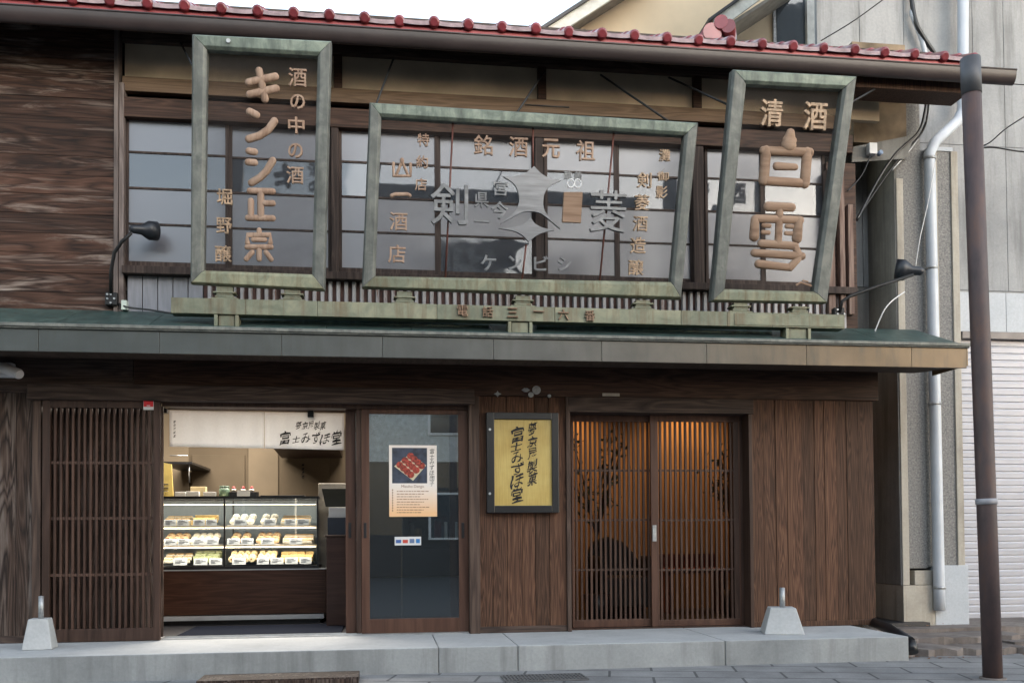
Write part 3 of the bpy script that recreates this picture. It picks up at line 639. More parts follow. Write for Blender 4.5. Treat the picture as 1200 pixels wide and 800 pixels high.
# left signboard
sA = signboard('signboard', 'tall upright signboard with five large wooden characters in the middle, left of the wide one',
    [(226, 42), (389, 50), (381, 341), (224, 333)], [(243.5, 60), (372.5, 67.5), (366, 322), (240, 317.5)], [(264, 342), (343, 345)])
strokes(sA, [([(292, 98), (323, 91)], 4.6), ([(293, 112), (324, 105)], 4.6), ([(304, 84), (311, 118)], 4.4)], glyphw)
strokes(sA, [([(293, 132), (301, 136)], 4.6), ([(322, 143), (315, 153), (305, 160), (292, 164)], 4.6)], glyphw)
strokes(sA, [([(292, 178), (299, 179)], 4.2), ([(291, 191), (299, 191.5)], 4.2), ([(320, 189), (313, 201), (305, 209), (295, 215)], 4.4)], glyphw)
strokes(sA, [([(293, 224.5), (320, 225)], 3.9), ([(294.5, 236), (294.5, 254)], 3.8), ([(306, 226), (306, 254)], 4.2), ([(306, 239), (320, 239)], 3.9), ([(291, 256), (320, 256.5)], 3.9)], glyphw)
strokes(sA, [([(304, 270), (304, 275)], 3.0), ([(290.5, 285), (290.5, 276), (317, 276), (317, 285)], 3.2), ([(297, 281.5), (311, 281.7)], 2.9), ([(290, 290), (318, 290)], 3.4), ([(304, 293), (304, 304)], 3.4), ([(296, 296), (289, 304)], 3.2), ([(312, 296), (318, 304.5)], 3.2)], glyphw)
for ch, px, py, s_ in (('酒', 349, 92, 21), ('の', 349, 120.5, 17), ('中', 347.5, 148, 19), ('の', 346.5, 177.5, 17), ('酒', 346, 206, 20)): char(sA, ch, px, py, s_, s_, glyphw)
for ch, px, py, s_ in (('堀', 263.5, 231.5, 18), ('野', 263, 265, 18), ('醸', 262, 298, 19)): char(sA, ch, px, py, s_, s_+1)
stay(sA, (212, 51), (227, 80)); stay(sA, (461, 69), (388, 95) if False else (441, 120))
m = MB(); q = sp(269, 51, .045); m.tube([q, q+SN*.012], .016, 10); m.build('bolt', galv, sA)
# middle signboard
sB = signboard('signboard', 'wide low signboard with a zinc star emblem and many small characters, the middle one',
    [(433, 121.5), (817, 145), (797, 351), (424, 338)], [(447, 138.5), (800.5, 160), (785, 331), (440, 324)], [(474, 350), (612, 355), (752, 360)])
for ch, px, py, s_ in (('特', 496, 165, 14), ('約', 494.5, 190.5, 14), ('店', 493, 217, 14), ('酒', 467, 260, 21), ('店', 465, 298, 21)): char(sB, ch, px, py, s_, s_, glyphw)
strokes(sB, [([(461, 192), (461, 207), (481, 207), (481, 193)], 1.9), ([(471, 190), (464.5, 205)], 1.7), ([(471, 190), (477.5, 205)], 1.7), ([(471, 188), (471, 191)], 2.4)], glyphw)
strokes(sB, [([(459, 230), (463, 228.5), (478, 228.5), (480, 230)], 2.4)], glyphw)
for ch, px, py, s_ in (('銘', 566, 171, 22), ('酒', 607, 173, 22), ('元', 645, 175, 21), ('祖', 685.5, 177.5, 22)): char(sB, ch, px, py, s_, s_, glyphw)
char(sB, '剣', 526, 241, 44, 46, silver, .05, .008, .01, .0); char(sB, '菱', 711, 249, 42, 46, silver, .05, .0, .01, .0)
for ch, px, py, s_ in (('宮', 586, 221.5, 17), ('県', 564, 235, 17), ('今', 585, 247, 20), ('一', 564, 260, 17)): char(sB, ch, px, py, s_, s_, silver)
for ch, px, py, s_ in (('ケ', 572, 308.5, 18), ('ン', 603, 308.5, 16), ('ビ', 633.5, 309, 17), ('シ', 661, 309.5, 16)): char(sB, ch, px, py, s_, s_, silver)
for ch, px, py, s_ in (('灘', 778, 183, 13), ('御', 776, 205.5, 13.5), ('影', 774.5, 226, 13.5), ('剣', 754, 212, 17), ('菱', 751.5, 238, 17.5), ('酒', 749.5, 262.5, 17), ('造', 747, 288, 18), ('醸', 744.5, 314, 17.5)): char(sB, ch, px, py, s_, s_, glypho)
def spline(pts, step=5):
    out = []; n = len(pts)
    for i in range(n-1):
        p0, p1, p2, p3 = [Vector(pts[max(0, min(n-1, q))]) for q in (i-1, i, i+1, i+2)]
        for j in range(step):
            u = j/step; out.append(tuple(.5*((2*p1)+(p2-p0)*u+(2*p0-5*p1+4*p2-p3)*u*u+(3*p1-p0-3*p2+p3)*u**3)))
    return out
def emblem_plate(runs, c):     # sharp corners where runs meet, smooth curves between; a thin plate with a chamfered rim
    poly = [q for run in runs for q in spline(run)]; n = len(poly); m = MB()
    fr = [sp(x, y, .036) for x, y in poly]; bk = [sp(x, y, .004) for x, y in poly]
    m.add(fr+bk, [tuple(range(n)), tuple(range(2*n-1, n-1, -1))]+[((i+1) % n, i, n+i, n+(i+1) % n) for i in range(n)])
    return m.build('emblem', zinc, sB)
zinc = plain('brushed_zinc', (.20, .205, .22), .36, .7, .12, 5, .06, stretch=(1, 1, 9))
emblem_plate([[(625, 196), (634, 205), (645, 210.5), (657, 212.5)], [(657, 212.5), (643, 220), (636.5, 231), (638, 249), (655.5, 269)], [(655.5, 269), (638, 254.5), (630, 250), (621, 248.5), (612, 249.5), (603, 254), (585.5, 263.5)],
    [(585.5, 263.5), (602, 249.5), (607.5, 238), (606.5, 226), (601, 216), (589, 208)], [(589, 208), (603, 208), (615, 204), (625, 196)]], None)
emblem_plate([[(621, 256), (627, 263.5), (636, 268), (648.5, 270.5)], [(648.5, 270.5), (634, 274), (625, 279), (619, 285)], [(619, 285), (612, 277), (601, 271.5), (584, 268.5)], [(584, 268.5), (600, 267.5), (612, 263.5), (621, 256)]], None)
m = MB(); k = pxm(671, 240, -.7); m.hexa([sp(660, 226, .03), sp(682, 226, .03), sp(680, 262, .03), sp(658, 261, .03)], [sp(660, 226, .0), sp(682, 226, .0), sp(680, 262, .0), sp(658, 261, .0)])
m.build('plaque', glyphd, sB, .004)
m = MB()
for cx in (668, 676): m.tube([sp(cx+5*math.cos(a)*.8, 216+5*math.sin(a), .025) for a in [2*math.pi*j/12 for j in range(13)]], .006, 6)
m.build('plaque_ring', whitem, sB)
char(sB, '醇', 665, 206, 9, 9, silver, .02); char(sB, '美', 677, 206.5, 9, 9, silver, .02)
for a, b_ in (((531, 143), (522, 327)), ((625, 149), (625, 198)), ((617, 286), (612, 329)), ((720, 155), (703, 333))):
    m = MB(); m.tube([sp(*a, -.02), sp(*b_, -.02)], .008, 6); m.build('rod', red_brown, sB)
stay(sB, (638, 84), (607, 130)); stay(sB, (704, 88), (785, 141))
m = MB(); m.tube([at(615, 123, -.2), at(667, 126, -.2)], .006, 6); m.build('stay_rod', iron, sB)
# right signboard
sC = signboard('signboard', 'upright signboard leaning right with two huge carved brown characters, at the right end',
    [(857, 83), (1002, 91), (967.5, 356), (832, 353.5)], [(873, 100), (985.5, 106), (952, 342), (848, 339)], [(866, 363), (935, 367)])
char(sC, '清', 903, 133.5, 26, 29, glypho, .03, .01); char(sC, '酒', 954, 137, 27, 30, glypho, .03, .01)
strokes(sC, [([(924.5, 157), (922.5, 171)], [5.0, 9.0]), ([(919, 165), (928, 166)], 4.0), ([(893, 178), (947, 180)], 5.2), ([(896, 178), (893, 213)], 6.0), ([(944, 180), (941, 216)], 6.0), ([(892, 213), (942, 216)], 5.2), ([(908, 196), (930, 197)], [4.6, 3.8])], glyphd, .03, .6)
strokes(sC, [([(898, 243), (926, 244)], [5.5, 5.0]), ([(912, 244), (910, 286)], 4.5), ([(885, 257), (936, 259)], 4.6), ([(883, 258), (882, 278)], [5.0, 6.0]), ([(934, 259), (932, 280)], [5.0, 6.2]), ([(893, 265), (900, 265.5)], 2.6), ([(892, 273), (899, 273.5)], 2.6), ([(920, 266), (927, 266.5)], 2.6), ([(919, 274), (926, 274.5)], 2.6),
    ([(890, 286), (930, 289)], 4.6), ([(882, 297), (938, 301)], 4.6), ([(929, 289), (936, 301), (924, 314)], 4.5), ([(887, 310), (922, 314)], [5.0, 4.2])], glyphd, .03, .6)
strokes(sC, [([(933, 334), (938, 331), (943, 333), (950, 335)], 1.2), ([(940, 329), (946, 330)], 1.0)], glyphd, .01, .6)
stay(sC, (784, 91), (860, 124)); stay(sC, (1045, 93), (996, 121))

# ================================================================== SMALL THINGS ON THE FRONT
# spotlights
def spotlight(label, mount, arm, h0, h1, r0, r1, Y, boxpx):
    t = thing('spotlight', at(mount[0], mount[1], Y), label, 'spotlight', 'spotlights aimed at the signboards')
    m = MB(); x0, x1, y0, y1 = boxpx; m.box(X(x0, y0, Y), X(x1, y0, Y), Y, Y+.06, Z(x0, y1, Y), Z(x0, y0, Y)); m.build('mounting_box', iron, t, .005)
    m = MB()
    for i in range(5): c = at(x0+3+(i % 3)*4, y0+3+(i//2)*5, Y); m.tube([c, c-Vector((0, .012, 0))], .008, 8)
    m.build('bolt', galv, t)
    m = MB(); m.tube([at(a, b_, Y+q) for a, b_, q in arm], .014, 8); m.build('arm', iron, t)
    m = MB(); A = at(h0[0], h0[1], Y+arm[-1][2]); B = at(h1[0], h1[1], Y+arm[-1][2]+.12); k = pxm(h0[0], h0[1], Y); d = B-A
    m.tube([A, A+d*.12, A+d*.42, A+d*.62, A+d*.70, B, B-d*.03], [r0*k*.6, r0*k, r0*k*1.2, r1*k*.86, r1*k, r1*k, r1*k*.85], 16); m.build('lamp_head', plain('dark_lamp_paint_'+str(len(MT)), (.022, .025, .032), .4, .1, .1, 6), t)
    m = MB(); m.tube([B-d*.06, B-d*.02], r1*k*.84, 16); m.build('lens', frost, t)
    return t
spotlight('black spotlight with its head turned right, on a curved arm beside the dark boarded wall', (130, 350), [(130, 344, 0), (130, 318, -.05), (134, 296, -.1), (143, 283, -.12), (154, 273, -.14)], (152, 268), (184, 271), 5.0, 11.5, -.06, (123, 137, 342, 357))
t = spotlight('black spotlight with its head turned left, on a long slanting arm near the white downpipe', (985, 362), [(984, 366, 0), (987, 353, -.02), (996, 347, -.02), (1030, 335, -.02), (1070, 322, -.02)], (1083, 318), (1050, 316), 4.5, 11.5, -.60, (978, 990, 360, 372))
# security camera
t = thing('security_camera', at(8, 434, -.15), 'small beige security camera under the canopy at the left edge of the photo', 'camera')
m = MB(); m.box(X(-6, 432, -.12), X(14, 432, -.12), -.12, -.035, Z(5, 441, -.12), Z(5, 424, -.12)); m.build('base', whitem, t, .012)
m = MB(); m.tube([at(4, 431, -.16), at(22, 438, -.24)], [.045, .04], 14); m.build('housing', whitem, t)
m = MB(); m.tube([at(20.5, 437.5, -.238), at(23.5, 438.8, -.252)], [.036, .034], 14); m.build('lens_ring', whitem, t)
# red sticker
m = MB(); m.box(X(168, 474, -.05), X(180, 474, -.05), -.0495, -.0465, Z(174, 480, -.05), Z(174, 468, -.05), 0)
t = thing('sticker', at(174, 480, -.05), 'small red and white security sticker on the corner of the lattice screen', 'sticker')
m.build('backing', whitem, t); m = MB(); m.box(X(168.4, 474, -.05), X(179.6, 474, -.05), -.0508, -.0496, Z(174, 476.4, -.05), Z(174, 468.3, -.05)); m.build('red_field', plain('red_print', (.62, .02, .03), .5), t)
m = MB(); m.box(X(172, 474, -.05), X(176, 474, -.05), -.0514, -.0509, Z(174, 475.6, -.05), Z(174, 474.6, -.05)); m.build('lettering', card, t); m = MB(); m.box(X(169.5, 474, -.05), X(178.5, 474, -.05), -.0503, -.0496, Z(174, 479.2, -.05), Z(174, 478, -.05)); m.build('lettering', card, t)
# framed yellow sign
t = thing('framed_sign', at(612, 600, -.06), 'yellow framed shop sign with black brush lettering on the wooden wall between the doors', 'sign')
Y = -.07; fx = [X(p, 540, Y) for p in (570.5, 579.5, 647, 655)]; fz = [Z(612, p, Y) for p in (600.5, 592, 491, 483)]
m = MB(); m.box(fx[0], fx[1], Y, .0, fz[0], fz[3]); m.box(fx[2], fx[3], Y, .0, fz[0], fz[3]); m.box(fx[1], fx[2], Y+.001, .0, fz[0], fz[1]); m.box(fx[1], fx[2], Y+.001, .0, fz[2], fz[3]); m.build('frame', black, t, .004)
def ypanel():
    m, n, b = new('gilded_panel'); v, _ = coords(n, (1, 1, 1)); f = noise(n, v, 2.5, 6, .6); v2, _ = coords(n, (60, 60, 3)); g = noise(n, v2, 2, 3)
    c = ramp(n, f, [(.3, (.42, .29, .075)), (.7, (.54, .42, .15))]); c = mixc(n, 1.0, c, ramp(n, g, [(.3, (.9,)*3), (.7, (1.08,)*3)]), 'MULTIPLY')
    n.links.new(c, b.inputs['Base Color']); b.inputs['Roughness'].default_value = .4; return m
m = MB(); m.box(fx[1], fx[2], Y+.02, -.005, fz[1], fz[2]); m.build('panel', ypanel(), t)
m = MB(); flat_text(m, [(c, x, y, w, h, r) for c, x, y, w, h, r in (('富', 606.5, 509, 15, 17, .12), ('士', 605, 523, 13, 10, .1), ('み', 606, 535.5, 14, 13, .1), ('ず', 607, 549, 16, 14, .12), ('ほ', 606, 563, 15, 15, .1), ('堂', 606, 579, 14, 17, .06),
    ('夢', 624, 502, 10, 15, .05), ('京', 624, 517.5, 11, 12, .05), ('屋', 624, 531.5, 11, 13, .08), ('製', 624, 546.5, 12, 15, .05), ('菓', 624, 561, 11, 14, .05))], Y+.0185, .002, .008)
m.build('lettering', ink, t)
m = MB()
for py in (503, 578): c = at(574, py, Y); m.tube([c, c-Vector((0, .006, 0))], .011, 10)
m.build('screw', steel, t)
# lintel emblems
for px, py, kind, lab in ((583, 461.5, 'd', 'small diamond shaped silver ornament on the dark beam above the sign'), (616, 457, 'l', 'flat leaf shaped silver ornament at the top left of a cluster on the dark beam'), (628.5, 457, 'o', 'larger round silver ornament on the dark beam, at the right of the cluster'), (622, 462.5, 'p', 'small round silver ornament below the leaf shaped one on the beam'), (643.5, 464, 'p', 'tiny round silver ornament alone on the beam above the sign corner')):
    m = MB(); c = at(px, py, -.036); k = pxm(px, py, 0)
    if kind == 'd': pl_ = [(4.5, 0), (1.3, 1.3), (0, 4), (-1.3, 1.3), (-4.5, 0), (-1.3, -1.3), (0, -4), (1.3, -1.3)]
    elif kind == 'l': pl_ = [(5, 0), (2, 2.2), (-2, 2.2), (-5, 0), (-2, -2.2), (2, -2.2)]
    else: q = 5 if kind == 'o' else 3.2; pl_ = [(q*math.cos(2*math.pi*j/14), q*math.sin(2*math.pi*j/14)) for j in range(14)]
    if px == 643.5: pl_ = [(a*.7, b_*.6) for a, b_ in pl_]
    m.prism([c+Vector((a*k, 0, b_*k)) for a, b_ in pl_], (0, -.012, 0)); solo(m, 'beam_ornament', galv, lab, 'ornament', 'metal ornaments on the beam', .002)
m = MB(); m.box(X(706, 462, -.04), X(726, 462, -.04), -.043, -.036, Z(715, 464, -.04), Z(715, 460.5, -.04)); solo(m, 'beam_plate', cream, 'narrow pale name plate on the dark beam above the lattice doors', 'plate', None, .001)
# concrete blocks with pipe stubs
def cone_block(pxc, base_y, wb, wt, top_y, pw, pipe_y, lab, yaw):
    c = onZ(pxc, base_y, PT); k = pxm(pxc, base_y, c.y); hb = wb*k/2; ht = wt*k/2; cy = c.y+hb; zt_ = Z(pxc, top_y, cy-ht); zp = Z(pxc, pipe_y, cy)
    t = thing('concrete_block', (c.x, cy, PT), lab, 'concrete block', 'concrete blocks on the platform'); t.rotation_euler = (0, 0, yaw)
    m = MB(); x = c.x; e = .0
    m.hexa([(x-hb, cy-hb, PT+.001), (x+hb, cy-hb, PT+.001), (x+hb, cy+hb, PT+.001), (x-hb, cy+hb, PT+.001)], [(x-ht, cy-ht, zt_), (x+ht, cy-ht, zt_), (x+ht, cy+ht, zt_), (x-ht, cy+ht, zt_)]); m.build('base', conc_new, t, .007)
    m = MB(); r = pw*k/2; m.tube([(x+r*.3, cy, zt_-.02), (x+r*.3, cy, zp)], r, 16); m.tube([(x+r*.3, cy, zp-.0005), (x+r*.3, cy, zp+.0005)], r*.8, 16); m.build('pipe_stub', galv, t)
cone_block(41, 761.5, 35, 23, 725, 6.5, 698, 'tapered concrete block with a steel pipe stub, in front of the lattice screen', R(6))
cone_block(926, 743.5, 44, 28, 712, 6.2, 688, 'tapered concrete block with a steel pipe stub, in front of the right wooden wall', R(-16))
# dark plank in front of the platform
m = MB(); a = onZ(228, 799, .05); b_ = onZ(420, 793, .05); m.box(a.x, b_.x, -1.34, -1.04, .0, .05); m.box(a.x+.01, b_.x-.01, -1.345, -1.3395, .008, .04)
solo(m, 'wooden_ramp', cladL, 'dark brown ramp board lying on the pavement below the shop entrance', 'ramp', None, .012)
# drain grate in the pavement
t = thing('drain_grate', onZ(640, 797, 0), 'flat iron drain grate let into the pavement before the platform', 'drain grate')
a = onZ(592, 798, 0); b_ = onZ(690, 797, 0); m = MB(); n = 22
for i in range(n+1): x = a.x+(b_.x-a.x)*i/n; m.box(x-.006, x+.006, -1.46, -1.19, .003, .012)
for y in (-1.46, -1.40, -1.33, -1.26, -1.19): m.box(a.x, b_.x, y-.007, y+.007, .002, .013)
m.build('bars', plain('worn_grate_iron', (.13, .13, .135), .6, .3), t); m = MB(); m.box(a.x, b_.x, -1.46, -1.19, .001, .003); m.build('pit', darkgap, t)

# ================================================================== SHOP INTERIOR THINGS
# noren
NY = .24
t = thing('shop_curtain', at(300, 527, NY), 'white split shop curtain with black brush lettering hanging inside the open entrance', 'curtain')
def cloth_panel(p0, p1, yt0, yt1, yb0, yb1):
    m = MB(); nx, nz = 26, 8; vs = []
    for i in range(nx+1):
        u = i/nx; px = p0+(p1-p0)*u; a = at(px, yt0+(yt1-yt0)*u, NY); b_ = at(px, yb0+(yb1-yb0)*u, NY)
        for j in range(nz+1):
            v = j/nz; q = a+(b_-a)*v; q.y += .008*math.sin(u*9+v*1.5)*v+.004*math.sin(u*31); vs.append(q)
    m.add(vs, [(i*(nz+1)+j, (i+1)*(nz+1)+j, (i+1)*(nz+1)+j+1, i*(nz+1)+j+1) for i in range(nx) for j in range(nz)], 0, True)
    o = m.build('cloth', cloth, t); md = o.modifiers.new('thick', 'SOLIDIFY'); md.thickness = .003; return o
cloth_panel(198.5, 309.5, 480.5, 482.5, 523, 525); cloth_panel(310, 403.5, 482.5, 484, 525, 527)
m = MB(); flat_text(m, [('富', 334, 513, 12, 15, .0), ('士', 347, 514.5, 8, 8, .0), ('み', 358.5, 513, 11, 12, .0), ('ず', 370.5, 513, 10, 14, .0), ('ほ', 381, 514, 11, 12, .0), ('堂', 394.5, 512, 12, 16, .0),
    ('夢', 350, 498, 6.5, 9, 0), ('京', 357.5, 498.5, 6.5, 8.5, 0), ('屋', 364.5, 498, 6.5, 9, 0), ('製', 371.5, 498.5, 6.5, 9, 0), ('菓', 378.5, 498.5, 6.5, 9, 0)]
    + [(c, 204.5, 494+i*4.2, 2.6, 3.4, 0) for i, c in enumerate('夢京屋製菓')], NY-.018, .001, .006); m.build('lettering', ink, t)
m = MB(); m.tube([at(190, 478, NY+.03), at(408, 482, NY+.03)], .012, 8); m.build('rod', doord, t)
m = MB(); m.box(X(360.5, 484, NY-.02), X(367.5, 484, NY-.02), NY-.03, NY+.05, Z(364, 489, NY), Z(364, 475, NY)); m.box(X(191, 484, NY), X(196, 484, NY), NY-.02, NY+.05, Z(194, 484, NY), Z(194, 474, NY)); m.build('bracket', black, t, .003)
# display case
CY = 1.35; CD = .55
cx0, cx1 = X(100, 620, CY), X(373.5, 620, CY); czt, czb = Z(280, 583, CY), Z(280, 667, CY)
t = thing('display_case', ((cx0+cx1)/2, CY+.25, FL), 'lit glass display case of Japanese sweets on a dark walnut base inside the entrance', 'display case')
m = MB(); bx1 = X(382, 690, CY); m.box(cx0, bx1, CY, CY+CD, Z(280, 719.5, CY), czb-.006); m.build('base_panel', casew, t, .003)
m = MB(); m.box(cx0, bx1, CY-.006, CY+CD, czb-.006, czb+.004); m.box(cx0, bx1-.02, CY+.003, CY+CD, FL+.045, Z(280, 720, CY)-.004); m.build('steel_trim', plain('satin_steel_kick', (.50, .51, .52), .35, .3, .06, 6), t)
m = MB(); m.box(cx0, bx1-.06, CY+.07, CY+CD, FL+.001, FL+.05); m.build('plinth', black, t)
m = MB(); r = .011
for x in (cx1-r, X(263, 620, CY), cx0+r):
    m.box(x-r*.7, x+r*.7, CY, CY+.016, czb+.03, czt); m.box(x-r*.7, x+r*.7, CY+CD-.02, CY+CD, czb+.03, czt)
m.box(cx0, cx1, CY-.001, CY+.03, czt-.008, czt+.016); m.box(cx0, cx1, CY+CD-.03, CY+CD, czt-.008, czt+.014); m.box(cx1-.03, cx1+.001, CY+.03, CY+CD-.03, czt-.008, czt+.014)
m.box(cx0, cx1, CY+.001, CY+CD, czb+.004, czb+.032); m.build('frame', black, t)
m = MB(); m.box(cx0, cx1-.012, CY+.004, CY+.008, czb+.032, czt-.008); m.box(cx1-.008, cx1-.004, CY+.02, CY+CD-.02, czb+.032, czt-.008); m.build('glass_front', caseglass, t)
m = MB(); m.box(cx0, cx1-.012, CY+.03, CY+CD-.03, czt, czt+.006); m.build('glass_top', caseglass, t)
m = MB(); m.box(cx0, cx1-.012, CY+CD-.012, CY+CD-.006, czb+.032, czt-.01); m.build('back_door', plain('dim_blue_glass', (.16, .19, .22), .3, 0, .1, 2), t)
shelf_z = [Z(280, 660, CY+.02), Z(280, 638, CY+.05), Z(280, 615.5, CY+.05)]
for z in shelf_z[1:]:
    m = MB(); m.box(cx0, cx1-.02, CY+.05, CY+CD-.04, z-.020, z); m.build('shelf', plain('shelf_glass_'+str(round(z, 2)), (.42, .35, .26), .25, 0, .05, 3), t)
led = emit('warm_led', (1, .80, .55), 2.5)
for z in (czt-.05, shelf_z[2]-.012, shelf_z[1]-.012):
    m = MB(); m.box(cx0+.02, cx1-.03, CY+.045, CY+.065, z-.014, z-.012); m.build('led_strip', led, t)
for z in (czt-.05, shelf_z[2]-.034, shelf_z[1]-.034):
    l = bpy.data.lights.new('case_light', 'AREA'); l.shape = 'RECTANGLE'; l.size = cx1-cx0-.1; l.size_y = .010; l.energy = 2.1; l.color = (1, .87, .70)
    o = bpy.data.objects.new('case_light', l); COL.objects.link(o); o.location = ((cx0+cx1)/2, CY+.014, z+.012); o.rotation_euler = (R(24), 0, 0)
# sweets: individual sweets, each kind one shared mesh
SW = {}
def sweet(kind):
    m = MB()
    if kind == 'bun': m.ball((0, 0, .022), .034, .034, .024); m.ball((0, 0, .03), .022, .022, .020, mi=1); mats = [plain('pale_bun', (.62, .45, .27), .7), plain('bean_paste', (.14, .045, .025), .6)]
    elif kind == 'daifuku': m.ball((0, 0, .022), .030, .030, .024); mats = [plain('white_rice_cake', (.70, .66, .58), .75)]
    elif kind == 'pack': m.box(-.032, .032, -.045, .045, 0, .022); m.box(-.026, .026, -.035, .035, .022, .030, 1); mats = [plain('clear_wrap', (.55, .52, .45), .3), plain('tan_cake', (.45, .28, .12), .7)]
    elif kind == 'cake': m.box(-.030, .030, -.045, .045, 0, .036); m.box(-.0305, .0305, -.0455, .0455, .014, .020, 1); mats = [plain('sponge', (.66, .48, .22), .8), plain('sponge_crust', (.30, .13, .05), .8)]
    elif kind == 'roll': m.tube([(0, -.06, .024), (0, .06, .024)], .024, 12); m.tube([(0, -.0605, .024), (0, .0605, .024)], .010, 8, 1); mats = [plain('roll_cake', (.66, .55, .34), .8), plain('roll_filling', (.22, .06, .03), .7)]
    elif kind == 'green': m.box(-.022, .022, -.03, .03, 0, .05); m.box(-.0225, .0225, -.0305, .0305, .035, .042, 1); mats = [plain('matcha_wrap', (.22, .25, .12), .6), plain('label_band', (.60, .57, .48), .6)]
    m.v = [v*1.3 for v in m.v]; o = m.build('sweet', mats); bv = o.modifiers.new('b', 'BEVEL'); bv.width = .005; bv.segments = 2; bv.limit_method = 'ANGLE'; return o
sw_names = {'bun': ('filled_bun', 'bun'), 'daifuku': ('rice_cake', 'rice cake'), 'pack': ('wrapped_cake', 'wrapped cake'), 'cake': ('sponge_cake', 'cake'), 'roll': ('rolled_cake', 'cake'), 'green': ('tea_sweet', 'sweet')}
def row(kind, shelf, px0, px1, rows, place, step):
    z = shelf_z[shelf]+.008; xa, xb = X(px0, 630, CY+.1), X(px1, 630, CY+.1); n = max(1, round((xb-xa)/(step*1.02)))
    tr_ = MB(); tr_.box(xa-.01, xb+.01, CY+.085, CY+.13+.09*rows, shelf_z[shelf]+.001, shelf_z[shelf]+.007)
    nm, ct = sw_names[kind]
    solo(tr_, 'tray', black if shelf == 0 else whitem, 'flat tray under '+place, 'tray')
    for r in range(rows):
        for i in range(n):
            if kind not in SW: SW[kind] = o = sweet(kind)
            else: o = SW[kind].copy(); COL.objects.link(o)
            o.name = nm; o.location = (xa+(xb-xa)*(i+.5)/n, CY+.135+.09*r, z+(.026*r)); o.rotation_euler = (0, 0, random.uniform(-.12, .12))
            tag(o, 'one of the '+place, ct, place)
row('pack', 2, 191, 221, 3, 'clear wrapped tan cakes on the top shelf, left end', .072)
row('cake', 2, 226, 250, 3, 'yellow sponge cakes on the top shelf beside the middle post', .07)
row('daifuku', 2, 268, 298, 3, 'white rice cakes on the top shelf right of the middle post', .068)
row('daifuku', 2, 304, 324, 3, 'white rice cakes in the middle of the top shelf right half', .068)
row('pack', 2, 330, 362, 3, 'clear wrapped cakes on the top shelf, right end', .072)
row('bun', 1, 191, 218, 3, 'brown topped buns on the middle shelf, left end', .08)
row('daifuku', 1, 222, 254, 3, 'pale rice cakes on the middle shelf left of the post', .068)
row('bun', 1, 268, 292, 3, 'filled buns on the middle shelf just right of the post', .08)
row('bun', 1, 300, 326, 3, 'filled buns halfway along the right of the middle shelf', .08)
row('pack', 1, 332, 366, 3, 'wrapped cakes on the middle shelf, right end', .072)
row('pack', 0, 191, 222, 3, 'clear wrapped cakes on the lowest shelf, left end', .072)
row('green', 0, 226, 256, 3, 'green wrapped tea sweets on the lowest shelf by the post', .056)
row('roll', 0, 268, 300, 3, 'rolled cakes on the lowest shelf right of the post', .056)
row('roll', 0, 303, 322, 3, 'rolled cakes in the middle of the lowest shelf right half', .056)
row('cake', 0, 328, 366, 3, 'yellow sponge cakes on the lowest shelf, right end', .07)
cards = {2: [(192, 206), (207, 221), (226, 240), (241, 254), (274, 289), (309, 323), (333, 347), (348, 362)], 1: [(192, 207), (208, 222), (226, 240), (241, 256), (266, 281), (282, 297), (306, 321), (339, 354)], 0: [(203, 219), (227, 243), (245, 260), (272, 288), (301, 315), (317, 332), (334, 349), (351, 365)]}
cm = {}
for sh, lst in cards.items():
    for a, b_ in lst:
        Yc = CY+.035; zc = {2: 608.5, 1: 632.5, 0: 656.5}[sh]; xa, xb = X(a, zc, Yc), X(b_, zc, Yc); zz = shelf_z[sh]+(.0 if sh else -.01)
        m = MB(); m.hexa([(xa, Yc, zz), (xb, Yc, zz), (xb, Yc+.012, zz+.062), (xa, Yc+.012, zz+.062)], [(xa, Yc+.003, zz), (xb, Yc+.003, zz), (xb, Yc+.015, zz+.062), (xa, Yc+.015, zz+.062)])
        for q, w_ in ((.046, .55), (.032, .75), (.018, .4)): m.box(xa+(xb-xa)*.12, xa+(xb-xa)*(.12+w_), Yc+.012*q/.062-.002, Yc+.012*q/.062, zz+q, zz+q+.005, 1)
        solo(m, 'price_card', [card, plain('grey_print', (.22, .22, .25), .8) if 'grey_print' not in MT else MT['grey_print']], 'white price card standing along the %s shelf of the display case' % {2: 'top', 1: 'middle', 0: 'lowest'}[sh], 'price card', 'price cards on the %s shelf' % {2: 'top', 1: 'middle', 0: 'lowest'}[sh])
# things on the case top
TY = CY+.12; tz_ = czt+.017
def onTop(a, b_, y1, d, mat, name, label, cat, Y=TY, bev=.003, group=None):
    m = MB(); m.box(X(a, 575, Y), X(b_, 575, Y), Y, Y+d, tz_, Z((a+b_)/2, y1, Y)); return solo(m, name, mat, label, cat, group, bev)
m = MB(); a, b_ = X(186, 575, TY), X(203, 575, TY); zq = Z(195, 543, TY); m.hexa([(a, TY, tz_), (b_, TY, tz_), (b_-.03, TY+.06, zq), (a, TY+.06, zq+.02)], [(a, TY+.02, tz_), (b_, TY+.02, tz_), (b_-.03, TY+.08, zq), (a, TY+.08, zq+.02)])
for i in range(5): m.box(a+.02, b_-.05, TY-.004+.012*i, TY+.004+.012*i, tz_+.05+.035*i, tz_+.056+.035*i, 1)
solo(m, 'leaflet_stand', [plain('yellow_paper', (.62, .47, .14), .7), MT['grey_print']], 'yellow leaflet propped on the display case beside the lattice screen', 'leaflet')
onTop(205, 217, 576, .06, whitem, 'carton', 'white carton on top of the display case, the first from the left', 'carton'); onTop(218, 233, 575.5, .06, whitem, 'carton', 'white carton on top of the display case, between two others', 'carton'); onTop(238, 252.5, 576, .06, whitem, 'carton', 'white carton on top of the display case, nearest to the glass jar', 'carton')
onTop(223, 241, 570, .08, creamp, 'paper_box', 'cream paper box behind the white cartons on the display case', 'box', TY+.10)
